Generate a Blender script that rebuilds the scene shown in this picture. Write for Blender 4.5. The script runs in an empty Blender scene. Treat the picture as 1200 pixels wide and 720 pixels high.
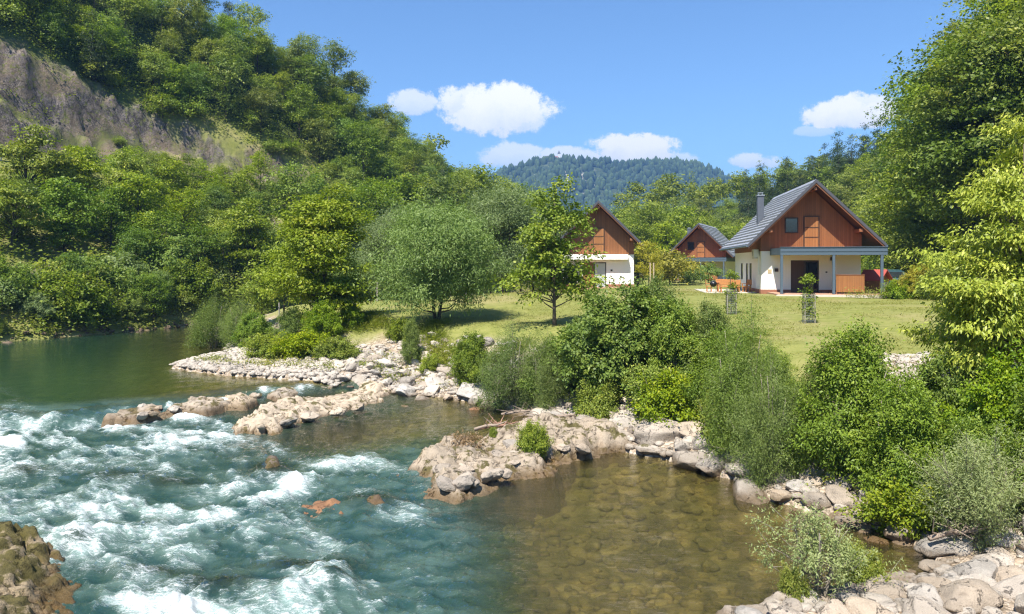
import bpy, bmesh, math, random, time
import numpy as np
from mathutils import Vector, Matrix
T0 = time.time()
R = math.radians
scene = bpy.context.scene
COL = scene.collection

# ---------------------------------------------------------------- camera, sky, sun, exposure
cam_data = bpy.data.cameras.new("camera"); cam = bpy.data.objects.new("camera", cam_data); COL.objects.link(cam)
cam.location = (0, 0, 5.5); cam.rotation_euler = (R(90), 0, 0)
cam_data.sensor_width = 36; cam_data.lens = 36 * 850 / 1200; cam_data.shift_y = -50 / 1200
cam_data.clip_start = .1; cam_data.clip_end = 20000
scene.camera = cam

SUN_AZ, SUN_EL = R(206), R(58)            # compass-style azimuth from +Y towards +X
sdir = Vector((math.sin(SUN_AZ) * math.cos(SUN_EL), math.cos(SUN_AZ) * math.cos(SUN_EL), math.sin(SUN_EL)))
sun_data = bpy.data.lights.new("sun", 'SUN'); sun = bpy.data.objects.new("sun", sun_data); COL.objects.link(sun)
sun_data.energy = 5.0; sun_data.angle = R(.5); sun_data.color = (1, .94, .83)
sun.rotation_euler = sdir.to_track_quat('Z', 'Y').to_euler(); sun.location = (0, 0, 60)

scene.view_settings.view_transform = 'Standard'; scene.view_settings.look = 'None'
scene.view_settings.exposure = 1.02; scene.view_settings.gamma = 1
scene.cycles.max_bounces = 8; scene.cycles.transparent_max_bounces = 16; scene.cycles.diffuse_bounces = 3
scene.cycles.glossy_bounces = 3; scene.cycles.transmission_bounces = 4; scene.cycles.volume_bounces = 0
scene.cycles.caustics_reflective = False; scene.cycles.caustics_refractive = False
scene.cycles.sample_clamp_indirect = 2.5; scene.cycles.sample_clamp_direct = 5
scene.cycles.use_denoising = True; scene.cycles.denoiser = 'OPENIMAGEDENOISE'; scene.cycles.denoising_prefilter = 'NONE'; scene.cycles.denoising_input_passes = 'RGB_ALBEDO_NORMAL'; scene.cycles.use_adaptive_sampling = False; scene.cycles.use_light_tree = False; scene.cycles.filter_width = 1.25

world = bpy.data.worlds.new("World"); scene.world = world; world.use_nodes = True
nt = world.node_tree; nt.nodes.clear()

class NB:
    """small helper for building node trees"""
    def __init__(s, tree): s.t = tree
    def n(s, typ, props=None, **ins):
        nd = s.t.nodes.new(typ)
        for k, v in (props or {}).items(): setattr(nd, k, v)
        for k, v in ins.items():
            s.set(nd, k, v)
        return nd
    def set(s, nd, k, v):
        key = int(k[1:]) if k[0] == 'i' and k[1:].isdigit() else k.replace('_', ' ')
        sock = nd.inputs[key]
        if isinstance(v, bpy.types.NodeSocket): s.t.links.new(v, sock)
        elif isinstance(v, bpy.types.Node): s.t.links.new(v.outputs[0], sock)
        else: sock.default_value = v
    def m(s, op, a, b=0.0, c=None, clamp=False):
        nd = s.n('ShaderNodeMath', {'operation': op, 'use_clamp': clamp}, i0=a, i1=b)
        if c is not None: s.set(nd, 'i2', c)
        return nd.outputs[0]
    def ramp(s, fac, stops, interp='LINEAR'):
        nd = s.n('ShaderNodeValToRGB', i0=fac); cr = nd.color_ramp; cr.interpolation = interp
        while len(cr.elements) < len(stops): cr.elements.new(.5)
        for e, (p, c) in zip(cr.elements, stops):
            e.position = p; e.color = (*c, 1) if len(c) == 3 else c
        return nd.outputs[0]
    def mix(s, fac, a, b, mode='MIX'):
        nd = s.t.nodes.new('ShaderNodeMix'); nd.data_type = 'RGBA'; nd.blend_type = mode
        for i, v in ((0, fac), (6, a), (7, b)):
            if isinstance(v, bpy.types.NodeSocket): s.t.links.new(v, nd.inputs[i])
            else: nd.inputs[i].default_value = (*v, 1) if isinstance(v, tuple) and len(v) == 3 else v
        return nd.outputs[2]
    def noise(s, scale, vec=None, detail=4, rough=.55, out=0, **kw):
        nd = s.n('ShaderNodeTexNoise', None, Scale=scale, Detail=detail, Roughness=rough, **kw)
        if vec is not None: s.t.links.new(vec, nd.inputs['Vector'])
        return nd.outputs[out]
    def vor(s, scale, vec=None, feature='F1', out=0, rnd=1.0):
        nd = s.n('ShaderNodeTexVoronoi', {'feature': feature}, Scale=scale, Randomness=rnd)
        if vec is not None: s.t.links.new(vec, nd.inputs['Vector'])
        return nd.outputs[out]
    def sst(s, x, a, b):
        nd = s.n('ShaderNodeMapRange', {'interpolation_type': 'SMOOTHSTEP'}, Value=x, From_Min=a, From_Max=b)
        return nd.outputs[0]

w = NB(nt)
sky = w.n('ShaderNodeTexSky', {'sky_type': 'NISHITA', 'sun_disc': False, 'sun_elevation': SUN_EL, 'sun_rotation': SUN_AZ,
                               'altitude': 500, 'air_density': 1.0, 'dust_density': .6, 'ozone_density': 1.6})
geo = w.n('ShaderNodeTexCoord').outputs['Generated']
sep = w.n('ShaderNodeSeparateXYZ', None, i0=geo)
yy = w.m('MAXIMUM', sep.outputs[1], .02)
cu = w.m('DIVIDE', sep.outputs[0], yy); cv = w.m('DIVIDE', sep.outputs[2], yy)
cvec = w.n('ShaderNodeCombineXYZ', None, i0=cu, i1=cv, i2=.37).outputs[0]
nz = w.noise(24, cvec, 10, .68); nz2 = w.noise(90, cvec, 7, .7)
wob = w.m('ADD', w.m('MULTIPLY', w.m('SUBTRACT', nz, .5), 4.2), w.m('MULTIPLY', w.m('SUBTRACT', nz2, .5), 1.6))
CLOUDS = [(583, 132, 64, 34, 1.0), (548, 124, 36, 26, .9), (612, 140, 34, 22, .8), (483, 122, 30, 17, .7), (600, 184, 40, 17, .7), (667, 184, 40, 12, .75),
          (745, 178, 54, 20, 1.0), (765, 186, 50, 12, .6), (885, 190, 32, 11, .75), (995, 136, 56, 22, 1.0), (1018, 128, 34, 20, .9), (955, 155, 26, 7, .4),
          (-300, 60, 200, 40, .9), (1600, 90, 220, 45, .9)]
dens = None; shade = None
for (px, py, rx, ry, k) in CLOUDS:
    du = w.m('DIVIDE', w.m('SUBTRACT', cu, (px - 600) / 850), rx * 1.12 / 850)
    dv = w.m('DIVIDE', w.m('SUBTRACT', cv, (310 - py) / 850), ry * 1.12 / 850)
    dvf = w.m('MULTIPLY', dv, w.m('ADD', 1.0, w.m('MULTIPLY', w.m('LESS_THAN', dv, 0.0), .35)))
    e = w.m('SUBTRACT', 1.0, w.m('ADD', w.m('MULTIPLY', du, du), w.m('MULTIPLY', dvf, dvf)))
    e = w.m('ADD', e, w.m('MULTIPLY', wob, .62))
    d = w.m('MULTIPLY', w.sst(e, .0, .48), k)
    sh = w.m('MULTIPLY', d, w.m('ADD', .5, w.m('MULTIPLY', dv, .42), clamp=True))
    dens = d if dens is None else w.m('MAXIMUM', dens, d)
    shade = sh if shade is None else w.m('MAXIMUM', shade, sh)
front = w.m('GREATER_THAN', sep.outputs[1], .05)
dens = w.m('MULTIPLY', dens, front)
shn = w.m('ADD', w.m('DIVIDE', shade, w.m('MAXIMUM', dens, .05)), w.m('MULTIPLY', w.m('SUBTRACT', nz, .5), .9))
SKY_S = .090
HAZE_D = .00031
CG = .67 / SKY_S                          # the clouds are sunlit vapour, brighter than the sky behind them
ccol = w.mix(1.0, w.ramp(shn, [(0.0, (.62, .70, .84)), (.34, (.84, .88, .95)), (.62, (1, 1, 1))]), (CG, CG, CG), 'MULTIPLY')
skyc = w.mix(1.0, sky.outputs[0], (.77, .99, 1.18), 'MULTIPLY')
low = w.sst(sep.outputs[2], .0, .085)          # the lowest sky is hidden behind the hills
skyc = w.mix(low, (0, 0, 0), skyc)
bgc = w.mix(dens, skyc, ccol)
bg = w.n('ShaderNodeBackground', None, i0=bgc, Strength=SKY_S)
wo = w.n('ShaderNodeOutputWorld', None, i0=bg.outputs[0])

# ---------------------------------------------------------------- scene bookkeeping
def tag(o, label=None, cat=None, group=None, kind=None):
    if label: o["label"] = label
    if cat: o["category"] = cat
    if group: o["group"] = group
    if kind: o["kind"] = kind
    return o
def empty(name, loc=(0, 0, 0), rz=0.0, sc=1.0):
    o = bpy.data.objects.new(name, None); COL.objects.link(o)
    o.location = loc; o.rotation_euler = (0, 0, rz); o.scale = (sc, sc, sc) if isinstance(sc, (int, float)) else sc
    o.empty_display_size = .3
    return o
def link(name, me, parent=None, mat=None):
    o = bpy.data.objects.new(name, me); COL.objects.link(o)
    if mat is not None and not me.materials: me.materials.append(mat)
    if parent: o.parent = parent
    return o
def npmesh(name, V, Fq, mat=None, smooth=False, attrs=None, face_n=4):
    """mesh from numpy arrays; faces all of one size"""
    me = bpy.data.meshes.new(name); V = np.ascontiguousarray(V, np.float32); Fq = np.ascontiguousarray(Fq, np.int32)
    me.vertices.add(len(V)); me.vertices.foreach_set('co', V.ravel())
    me.loops.add(Fq.size); me.loops.foreach_set('vertex_index', Fq.ravel())
    me.polygons.add(len(Fq)); me.polygons.foreach_set('loop_start', np.arange(0, Fq.size, Fq.shape[1], dtype=np.int32))
    me.polygons.foreach_set('loop_total', np.full(len(Fq), Fq.shape[1], np.int32))
    if smooth: me.polygons.foreach_set('use_smooth', np.ones(len(Fq), bool))
    me.update(calc_edges=True)
    for k, a in (attrs or {}).items():
        a = np.ascontiguousarray(a, np.float32)
        if a.ndim == 1:
            at = me.attributes.new(k, 'FLOAT', 'POINT'); at.data.foreach_set('value', a)
        else:
            at = me.attributes.new(k, 'FLOAT_COLOR', 'POINT'); at.data.foreach_set('color', np.hstack([a, np.ones((len(a), 4 - a.shape[1]), np.float32)]).ravel())
    if mat is not None: me.materials.append(mat)
    return me
def grid_faces(nu, nv):
    i = np.arange(nu - 1)[:, None] * nv + np.arange(nv - 1)[None, :]
    return np.stack([i, i + nv, i + nv + 1, i + 1], -1).reshape(-1, 4)

class MB:
    """collects boxes, prisms and tubes into one mesh (per part)"""
    def __init__(s): s.v = []; s.f = []
    def add(s, vs, fs):
        b = len(s.v); s.v += [tuple(v) for v in vs]; s.f += [tuple(b + i for i in f) for f in fs]; return s
    def box(s, x0, x1, y0, y1, z0, z1):
        v = [(x, y, z) for z in (z0, z1) for x, y in ((x0, y0), (x1, y0), (x1, y1), (x0, y1))]
        return s.add(v, [(0, 3, 2, 1), (4, 5, 6, 7), (0, 1, 5, 4), (1, 2, 6, 5), (2, 3, 7, 6), (3, 0, 4, 7)])
    def prism(s, poly, y0, y1):
        """poly in x,z extruded along y"""
        n = len(poly); v = [(x, y0, z) for x, z in poly] + [(x, y1, z) for x, z in poly]
        return s.add(v, [tuple(range(n)), tuple(range(2 * n - 1, n - 1, -1))] + [(i, i + n, (i + 1) % n + n, (i + 1) % n) for i in range(n)])
    def tube(s, pts, rad, sides=8, caps=True):
        pts = [Vector(p) for p in pts]; n = len(pts); rad = [rad] * n if isinstance(rad, (int, float)) else rad
        vs = []; up = Vector((.3, .2, 1)).normalized()
        for i, p in enumerate(pts):
            d = (pts[min(i + 1, n - 1)] - pts[max(i - 1, 0)]).normalized()
            a = d.cross(up if abs(d.dot(up)) < .95 else Vector((1, 0, 0))).normalized(); b = d.cross(a)
            for k in range(sides):
                t = 2 * math.pi * k / sides; vs.append(p + (a * math.cos(t) + b * math.sin(t)) * rad[i])
        fs = [(i * sides + k, i * sides + (k + 1) % sides, (i + 1) * sides + (k + 1) % sides, (i + 1) * sides + k) for i in range(n - 1) for k in range(sides)]
        if caps: fs += [tuple(range(sides - 1, -1, -1)), tuple(range((n - 1) * sides, n * sides))]
        return s.add(vs, fs)
    def mesh(s, name, mat=None, bevel=0.0, smooth=False):
        me = bpy.data.meshes.new(name); me.from_pydata(s.v, [], s.f)
        bm = bmesh.new(); bm.from_mesh(me); bmesh.ops.recalc_face_normals(bm, faces=bm.faces)
        if bevel: bmesh.ops.bevel(bm, geom=bm.edges[:], offset=bevel, segments=1, affect='EDGES', clamp_overlap=True)
        if smooth:
            for f in bm.faces: f.smooth = True
        bm.to_mesh(me); bm.free()
        if mat is not None: me.materials.append(mat)
        return me
    def build(s, name, mat=None, parent=None, bevel=0.0, smooth=False):
        return link(name, s.mesh(name, mat, bevel, smooth), parent)

def material(name):
    m = bpy.data.materials.new(name); m.use_nodes = True; m.node_tree.nodes.clear()
    return m, NB(m.node_tree)
def finish(b, shader, disp=None):
    o = b.n('ShaderNodeOutputMaterial', None, i0=shader)
    return o
def bump(b, h, strength=.5, dist=.05, normal=None):
    nd = b.n('ShaderNodeBump', None, Height=h, Strength=strength, Distance=dist)
    if normal is not None: b.set(nd, 'Normal', normal)
    return nd.outputs[0]
def plain(name, col, rough=.6, var=.12, scale=3.0, bumpk=0.0, metal=0.0, spec=.4):
    m, b = material(name); P = b.n('ShaderNodeTexCoord').outputs['Object']
    n = b.noise(scale, P, 5, .6)
    c = b.mix(n, tuple(x * (1 - var) for x in col), tuple(min(1, x * (1 + var)) for x in col))
    s = b.n('ShaderNodeBsdfPrincipled', None, Base_Color=c, Roughness=rough, Metallic=metal)
    b.set(s, 'Specular_IOR_Level', spec)
    if bumpk: b.set(s, 'Normal', bump(b, n, bumpk, .02))
    finish(b, s.outputs[0]); return m
# ---------------------------------------------------------------- numeric helpers
F, HY, CAMZ = 850.0, 310.0, 5.5          # photo focal length in photo pixels, horizon row, camera height over the lower water
def unp(px, py, z=0.0):
    """where the sight line through photo pixel px,py meets the level z"""
    Y = (CAMZ - z) * F / (py - HY)
    return ((px - 600) / F * Y, Y)

def _hash(ix, iy, iz, seed):
    n = (ix * 374761393 + iy * 668265263 + iz * 2147483647 % 1000003 * 97 + seed * 1274126177) & 0xFFFFFFFF
    n = ((n ^ (n >> 13)) * 1274126177) & 0xFFFFFFFF
    n = ((n ^ (n >> 16)) * 2246822519) & 0xFFFFFFFF
    return ((n ^ (n >> 15)) & 0xFFFFFF) / float(0xFFFFFF) * 2 - 1

def vnoise(x, y, z=0.0, seed=0):
    x, y, z = np.broadcast_arrays(np.asarray(x, float), y, z)
    xi, yi, zi = np.floor(x).astype(np.int64), np.floor(y).astype(np.int64), np.floor(z).astype(np.int64)
    fx, fy, fz = x - xi, y - yi, z - zi
    u, v, w = [t * t * t * (t * (t * 6 - 15) + 10) for t in (fx, fy, fz)]
    def h(a, b, c): return _hash(xi + a, yi + b, zi + c, seed)
    flat = not np.any(fz)
    def lay(c):
        return (h(0, 0, c) * (1 - u) + h(1, 0, c) * u) * (1 - v) + (h(0, 1, c) * (1 - u) + h(1, 1, c) * u) * v
    l0 = lay(0)
    return l0 if flat else l0 * (1 - w) + lay(1) * w

def fbm(x, y, z=0.0, oct=4, seed=0, gain=0.5):
    a, s, t = 1.0, 0.0, 0.0
    for o in range(oct):
        s = s + a * vnoise(np.asarray(x) * 2 ** o + 13.7 * o, np.asarray(y) * 2 ** o - 7.1 * o, np.asarray(z) * 2 ** o, seed + o)
        t += a; a *= gain
    return s / t

def ridged(x, y, z=0.0, oct=4, seed=0):
    a, s, t = 1.0, 0.0, 0.0
    for o in range(oct):
        s = s + a * (1 - 2 * np.abs(vnoise(np.asarray(x) * 2 ** o + 3.7 * o, np.asarray(y) * 2 ** o, np.asarray(z) * 2 ** o, seed + o)))
        t += a; a *= 0.55
    return s / t

def sst(a, b, x):
    t = np.clip((x - a) / (b - a), 0, 1)
    return t * t * (3 - 2 * t)

def seg_dist(X, Y, pts, closed=False):
    """distance to a polyline, signed side (+ left of its direction), and the parameter t (index + fraction) of the nearest point"""
    P = np.array(pts, float)
    if closed: P = np.vstack([P, P[:1]])
    best = np.full(X.shape, 1e18); side = np.zeros(X.shape); tt = np.zeros(X.shape)
    for i in range(len(P) - 1):
        ax, ay = P[i]; bx, by = P[i + 1]; dx, dy = bx - ax, by - ay
        L2 = dx * dx + dy * dy + 1e-12
        t = np.clip(((X - ax) * dx + (Y - ay) * dy) / L2, 0, 1)
        ex, ey = X - ax - t * dx, Y - ay - t * dy
        d = ex * ex + ey * ey
        m = d < best
        best = np.where(m, d, best)
        side = np.where(m, np.sign(dx * ey - dy * ex), side)
        tt = np.where(m, i + t, tt)
    return np.sqrt(best), side, tt

def inside(X, Y, pts):
    P = np.array(pts, float); r = np.zeros(X.shape, bool); j = len(P) - 1
    for i in range(len(P)):
        xi, yi = P[i]; xj, yj = P[j]
        c = ((yi > Y) != (yj > Y)) & (X < (xj - xi) * (Y - yi) / (yj - yi + 1e-12) + xi)
        r ^= c; j = i
    return r

# ---------------------------------------------------------------- the lie of the land
UP = 0.6                                   # the pool above the ledge stands this much higher
R_BANK = [(-4, -60), (1.5, -10), (2.2, 6)] + [unp(*p) for p in
    [(850, 735), (905, 718), (985, 708), (1065, 698), (1106, 672), (1085, 646), (1050, 628), (1000, 612), (940, 598), (900, 585), (872, 566),
     (820, 552), (775, 538), (730, 530), (690, 520), (660, 505), (630, 492), (600, 484), (560, 476), (520, 470), (480, 467), (450, 462), (415, 458)]] + \
    [unp(p[0], p[1], UP) for p in [(395, 448), (340, 445), (260, 440), (200, 431), (235, 422), (275, 414), (262, 404), (245, 394), (238, 388)]] + \
    [(-20.5, 57), (-13, 66), (-5, 78), (3, 98), (10, 125), (14, 170)]
L_FOOT = [(-75, -60), (-52, 15), (-32.5, 44.5), (-29, 50), (-25.3, 56.5), (-16.5, 74), (-6, 95), (5, 120), (16, 160), (30, 200), (60, 260)]
RIVER = R_BANK + [(30, 200)] + [(x, y) for x, y in L_FOOT[:-1][::-1]] 
LEDGE = [(-60, 22)] + [unp(p[0], p[1], .3) for p in [(-120, 486), (0, 485), (70, 488), (130, 480), (200, 474), (260, 468), (320, 460), (380, 456), (420, 452)]] + [(0, 40), (60, 60)]
R_FOOT = [(26, -60), (30, 30), (34, 58), (44, 90), (54, 125), (45, 150), (22, 165), (0, 172), (-60, 185)]

def interp(t, xs, ys): return np.interp(t, xs, ys)
CAP_L = ([0, 1, 2, 3, 4, 5, 6, 7, 8, 9, 10], [120, 120, 120, 118, 96, 54, 41, 31, 21, 11, 0])
CAP_R = ([0, 1, 2, 3, 4, 5, 6, 7, 8], [70, 72, 70, 52, 27, 21, 18, 18, 8])
CLIFF = ([0, 4.1, 4.6, 5.1, 5.6, 6.0, 6.4], [11.5, 11.5, 8.5, 6.2, 4.0, 1.5, 0])

def smin(a, b, k):
    h = np.clip(.5 + .5 * (b - a) / k, 0, 1)
    return b * (1 - h) + a * h - k * h * (1 - h)

def left_profile(d, t):
    hc = interp(t, *CLIFF)
    wob = 1.0
    z = 0.75 + np.minimum(d, 28) * (15.2 / 28)
    z = z - .45 * (1 - sst(0, 2.2, d))
    z = z + (sst(33, 35.0, d) * .52 + sst(36.3, 38.4, d) * .48) * hc + np.maximum(d - 35, 0) * 1.08
    # the part where no road was cut is a plain slope
    cap = interp(t, *CAP_L)
    return smin(z, cap, 9.0)

def ground(X, Y, detail=True):
    """height of the land and the masks (gravel, rock, forest floor, wet) at X,Y"""
    X = np.asarray(X, float); Y = np.asarray(Y, float)
    dL, sL, tL = seg_dist(X, Y, L_FOOT); dL = dL * sL
    dR, sR, tR = seg_dist(X, Y, R_FOOT); dR = -dR * sR
    db, _, _ = seg_dist(X, Y, RIVER, True); ins = inside(X, Y, RIVER)
    dr = np.where(ins, -db, db)
    dlg, slg, _ = seg_dist(X, Y, LEDGE); up = sst(-1.5, 1.0, dlg * slg)
    zw = UP * up
    n1 = fbm(X * .12, Y * .12, oct=4, seed=3)
    n2 = fbm(X * .9, Y * .9, oct=4, seed=11)
    bar = np.exp(-(((X + 13.0) / 6.5) ** 2 + ((Y - 35.5) / 5.0) ** 2))            # low gravel bar
    bar2 = np.exp(-(((X - 5.5) / 4.0) ** 2 + ((Y - 11.2) / 1.6) ** 2))            # slab strip close to the camera
    de = np.maximum(dr - 3.0 * bar - 2.2 * bar2, 0)
    land = .12 + .15 * sst(0, .6, dr) + 2.35 * sst(0, 7.0, de) + .75 * sst(6, 22, de)
    land = land + n2 * .10 * sst(0, 2, dr) * (1 - sst(8, 14, de)) + n1 * .15 * sst(3, 9, de)
    # the grassy mound between the willow and the house
    land = land + .35 * np.exp(-(((X + 1.0) / 7) ** 2 + ((Y - 47) / 5) ** 2))
    land = land + (zw * (1 - sst(0, 6, de)))
    bed = zw - np.minimum(.10 + .22 * db, .95) + n2 * .14
    base = np.where(ins, bed, land)
    dL = np.where(dL > 0, dL * (1 + .55 * sst(5, 6.6, tL)), dL)
    hl = left_profile(np.maximum(dL, 0), tL)
    slope_n = fbm(X * .07, Y * .07, oct=4, seed=21)
    rough = np.clip(dL / 10, 0, 1)
    hl = hl + slope_n * 2.2 * rough * sst(0, 12, dL) * (1 - .8 * sst(20, 27, dL) * (1 - sst(34, 50, dL)))
    hcl = interp(tL, *CLIFF); cliffm = sst(32.5, 34, dL) * (1 - sst(35.6 + hcl * .30, 37.2 + hcl * .38, dL + n2 * 2)) * sst(.4, 2.5, interp(tL, *CLIFF))
    if detail:
        hl = hl + cliffm * (ridged(X * .30, Y * .30, hl * .15, oct=6, seed=31) * 2.6 - .9)
    z = np.where(dL > 0, np.maximum(hl, zw - .3) , base)
    capR = interp(tR, *CAP_R)
    sl = np.interp(tR, [0, 2, 4, 5, 6, 8], [1.15, 1.15, .6, .5, .5, .5])
    hr = smin(np.maximum(dR, 0) * sl, capR, 8.0)
    hr = hr + fbm(X * .05, Y * .05, oct=3, seed=41) * 3.0 * sst(2, 25, dR)
    z = np.where(dL > 0, z, z + np.maximum(hr, 0) * (~ins))
    onland = (dL <= 0) & (~ins)
    gravel = np.where(onland, 1 - sst(2.6, 5.0, de + n2 * 1.8), 0)
    # stony patch in the lawn above the bushes on the right, and the sandy path behind the cherry tree
    gp = np.exp(-((((X - 10.5) - (Y - 19) * .5) / 5.0) ** 2 + ((Y - 18.6) / 2.2) ** 2) * 1.0)
    gp = np.maximum(gp, np.exp(-(((X - 15) / 5.0) ** 2 + ((Y - 21.5 ) / 1.6) ** 2)))
    gravel = np.maximum(gravel, sst(.3, .6, gp + n2 * .35) * onland)
    gravel = np.maximum(gravel, np.where(ins, 1.0, 0))
    gravel = np.maximum(gravel, np.where((dL > 0), sst(0, 1, 1 - dL / (.7 + n2 * .6)), 0))
    gravel = np.maximum(gravel, np.where(dL > 0, sst(28, 28.6, dL) * (1 - sst(32, 33, dL)), 0) * sst(.4, 2.5, interp(tL, *CLIFF)))
    rock = np.where(dL > 0, np.maximum(cliffm * sst(-.5, -.1, n2 + .25) * (1 - .85 * np.exp(-((dL - 35.6 + n1 * .9) / .55) ** 2)), sst(.22, .45, fbm(X * .25, Y * .25, oct=3, seed=51)) * .8 * sst(2, 6, dL) * (1 - sst(24, 28, dL))), 0)
    forest = np.where(dL > 0, np.maximum(sst(39, 44, dL), sst(-.2, .25, slope_n)*.7), sst(0, 4, dR))
    return z, gravel, rock, forest, ins, dL, dR, dr, tL, tR

def gz(x, y): return float(ground(np.array([x]), np.array([y]))[0][0])
def hit(px, py):
    """first point of the ground seen through photo pixel px,py"""
    Y = np.geomspace(8, 400, 1600); X = (px - 600) / F * Y
    z = ground(X, Y, False)[0]; line = CAMZ - (py - HY) / F * Y
    k = np.argmax(z >= line)
    return X[k], Y[k], float(z[k])
# ---------------------------------------------------------------- materials
def leaf_mat(name, dark, light, yellow=None, trans=.33, rough=.5, hue=.012):
    m, b = material(name)
    var = b.n('ShaderNodeAttribute', {'attribute_name': 'tint'}).outputs['Fac']
    oi = b.n('ShaderNodeObjectInfo').outputs['Random']
    c = b.mix(var, dark, light)
    if yellow: c = b.mix(b.m('MULTIPLY', b.sst(var, .62, 1.0), .8), c, yellow)
    hs = b.n('ShaderNodeHueSaturation', None, Color=c)
    b.set(hs, 'Hue', b.m('ADD', .5 - hue / 2, b.m('MULTIPLY', oi, hue)))
    b.set(hs, 'Value', b.m('ADD', .90, b.m('MULTIPLY', b.m('FRACT', b.m('MULTIPLY', oi, 7.31)), .32)))
    b.set(hs, 'Saturation', b.m('ADD', .9, b.m('MULTIPLY', b.m('FRACT', b.m('MULTIPLY', oi, 3.77)), .2)))
    d = b.n('ShaderNodeBsdfPrincipled', None, Base_Color=hs.outputs[0], Roughness=rough)
    b.set(d, 'Specular_IOR_Level', .28)
    tc = b.mix(1.0, hs.outputs[0], (1.25, 1.35, .55), 'MULTIPLY')
    t = b.n('ShaderNodeBsdfTranslucent', None, Color=tc)
    finish(b, b.n('ShaderNodeMixShader', None, i0=trans, i1=d.outputs[0], i2=t.outputs[0]).outputs[0])
    return m
LM = {
 'hill':   leaf_mat('leaf_hill_green', (0.093, 0.153, 0.018), (0.276, 0.335, 0.038), (0.403, 0.410, 0.045), hue=.022),
 'dark':   leaf_mat('leaf_deep_green', (0.064, 0.116, 0.020), (0.184, 0.258, 0.035), hue=.02),
 'forest': leaf_mat('leaf_forest_green', (0.101, 0.147, 0.024), (0.266, 0.310, 0.044), (0.361, 0.356, 0.055), hue=.026),
 'grey': leaf_mat('leaf_willow_grey_green', (.110, .165, .050), (.245, .310, .115)),
 'horn':   leaf_mat('leaf_hornbeam_green', (0.120, 0.174, 0.018), (0.292, 0.336, 0.037), (0.385, 0.370, 0.052)),
 'bright': leaf_mat('leaf_bright_green', (0.103, 0.160, 0.017), (0.252, 0.305, 0.031), (0.358, 0.350, 0.046)),
 'bush':   leaf_mat('leaf_bush_green', (0.081, 0.143, 0.018), (0.228, 0.303, 0.034), (0.314, 0.341, 0.046)),
 'alder': leaf_mat('leaf_bank_green', (.095, .150, .028), (.225, .290, .050), (.28, .32, .06)),
 'feather': leaf_mat('leaf_feathery_green', (.110, .170, .034), (.225, .295, .066)),
 'silver': leaf_mat('leaf_silver_green', (0.168, 0.215, 0.092), (0.336, 0.365, 0.166)),
 'cherry': leaf_mat('leaf_yellow_green', (.165, .225, .022), (.345, .390, .040), (.46, .46, .08), trans=.26, rough=.45),
 'spruce': leaf_mat('needles_dark_green', (0.029, 0.050, 0.015), (0.069, 0.100, 0.028), hue=.02),
 'gold':   leaf_mat('leaf_golden_green', (0.224, 0.215, 0.020), (0.414, 0.350, 0.032)),
 'weed':   leaf_mat('weeds_green', (0.112, 0.155, 0.020), (0.246, 0.270, 0.041), (0.336, 0.290, 0.078)),
 'lawn':   leaf_mat('grass_blades', (.165, .175, .046), (.270, .255, .080), hue=.01),
 'dry':    leaf_mat('dry_stem_brown', (0.179, 0.110, 0.055), (0.370, 0.250, 0.129)),
}
def bark_mat(name, a, c):
    m, b = material(name); P = b.n('ShaderNodeTexCoord').outputs['Object']
    mp = b.n('ShaderNodeMapping', None, Vector=P, Scale=(9, 9, 2)).outputs[0]
    n = b.noise(1.6, mp, 6, .65)
    s = b.n('ShaderNodeBsdfPrincipled', None, Base_Color=b.ramp(n, [(.3, a), (.7, c)]), Roughness=.9, Normal=bump(b, n, .6, .03))
    finish(b, s.outputs[0]); return m
BARK = bark_mat('bark_grey_brown', (.045, .035, .025), (.16, .125, .09))
BARK_D = bark_mat('bark_dark', (.022, .018, .013), (.08, .062, .045))
BARK_L = bark_mat('bark_pale', (.14, .12, .09), (.32, .28, .22))

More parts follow.
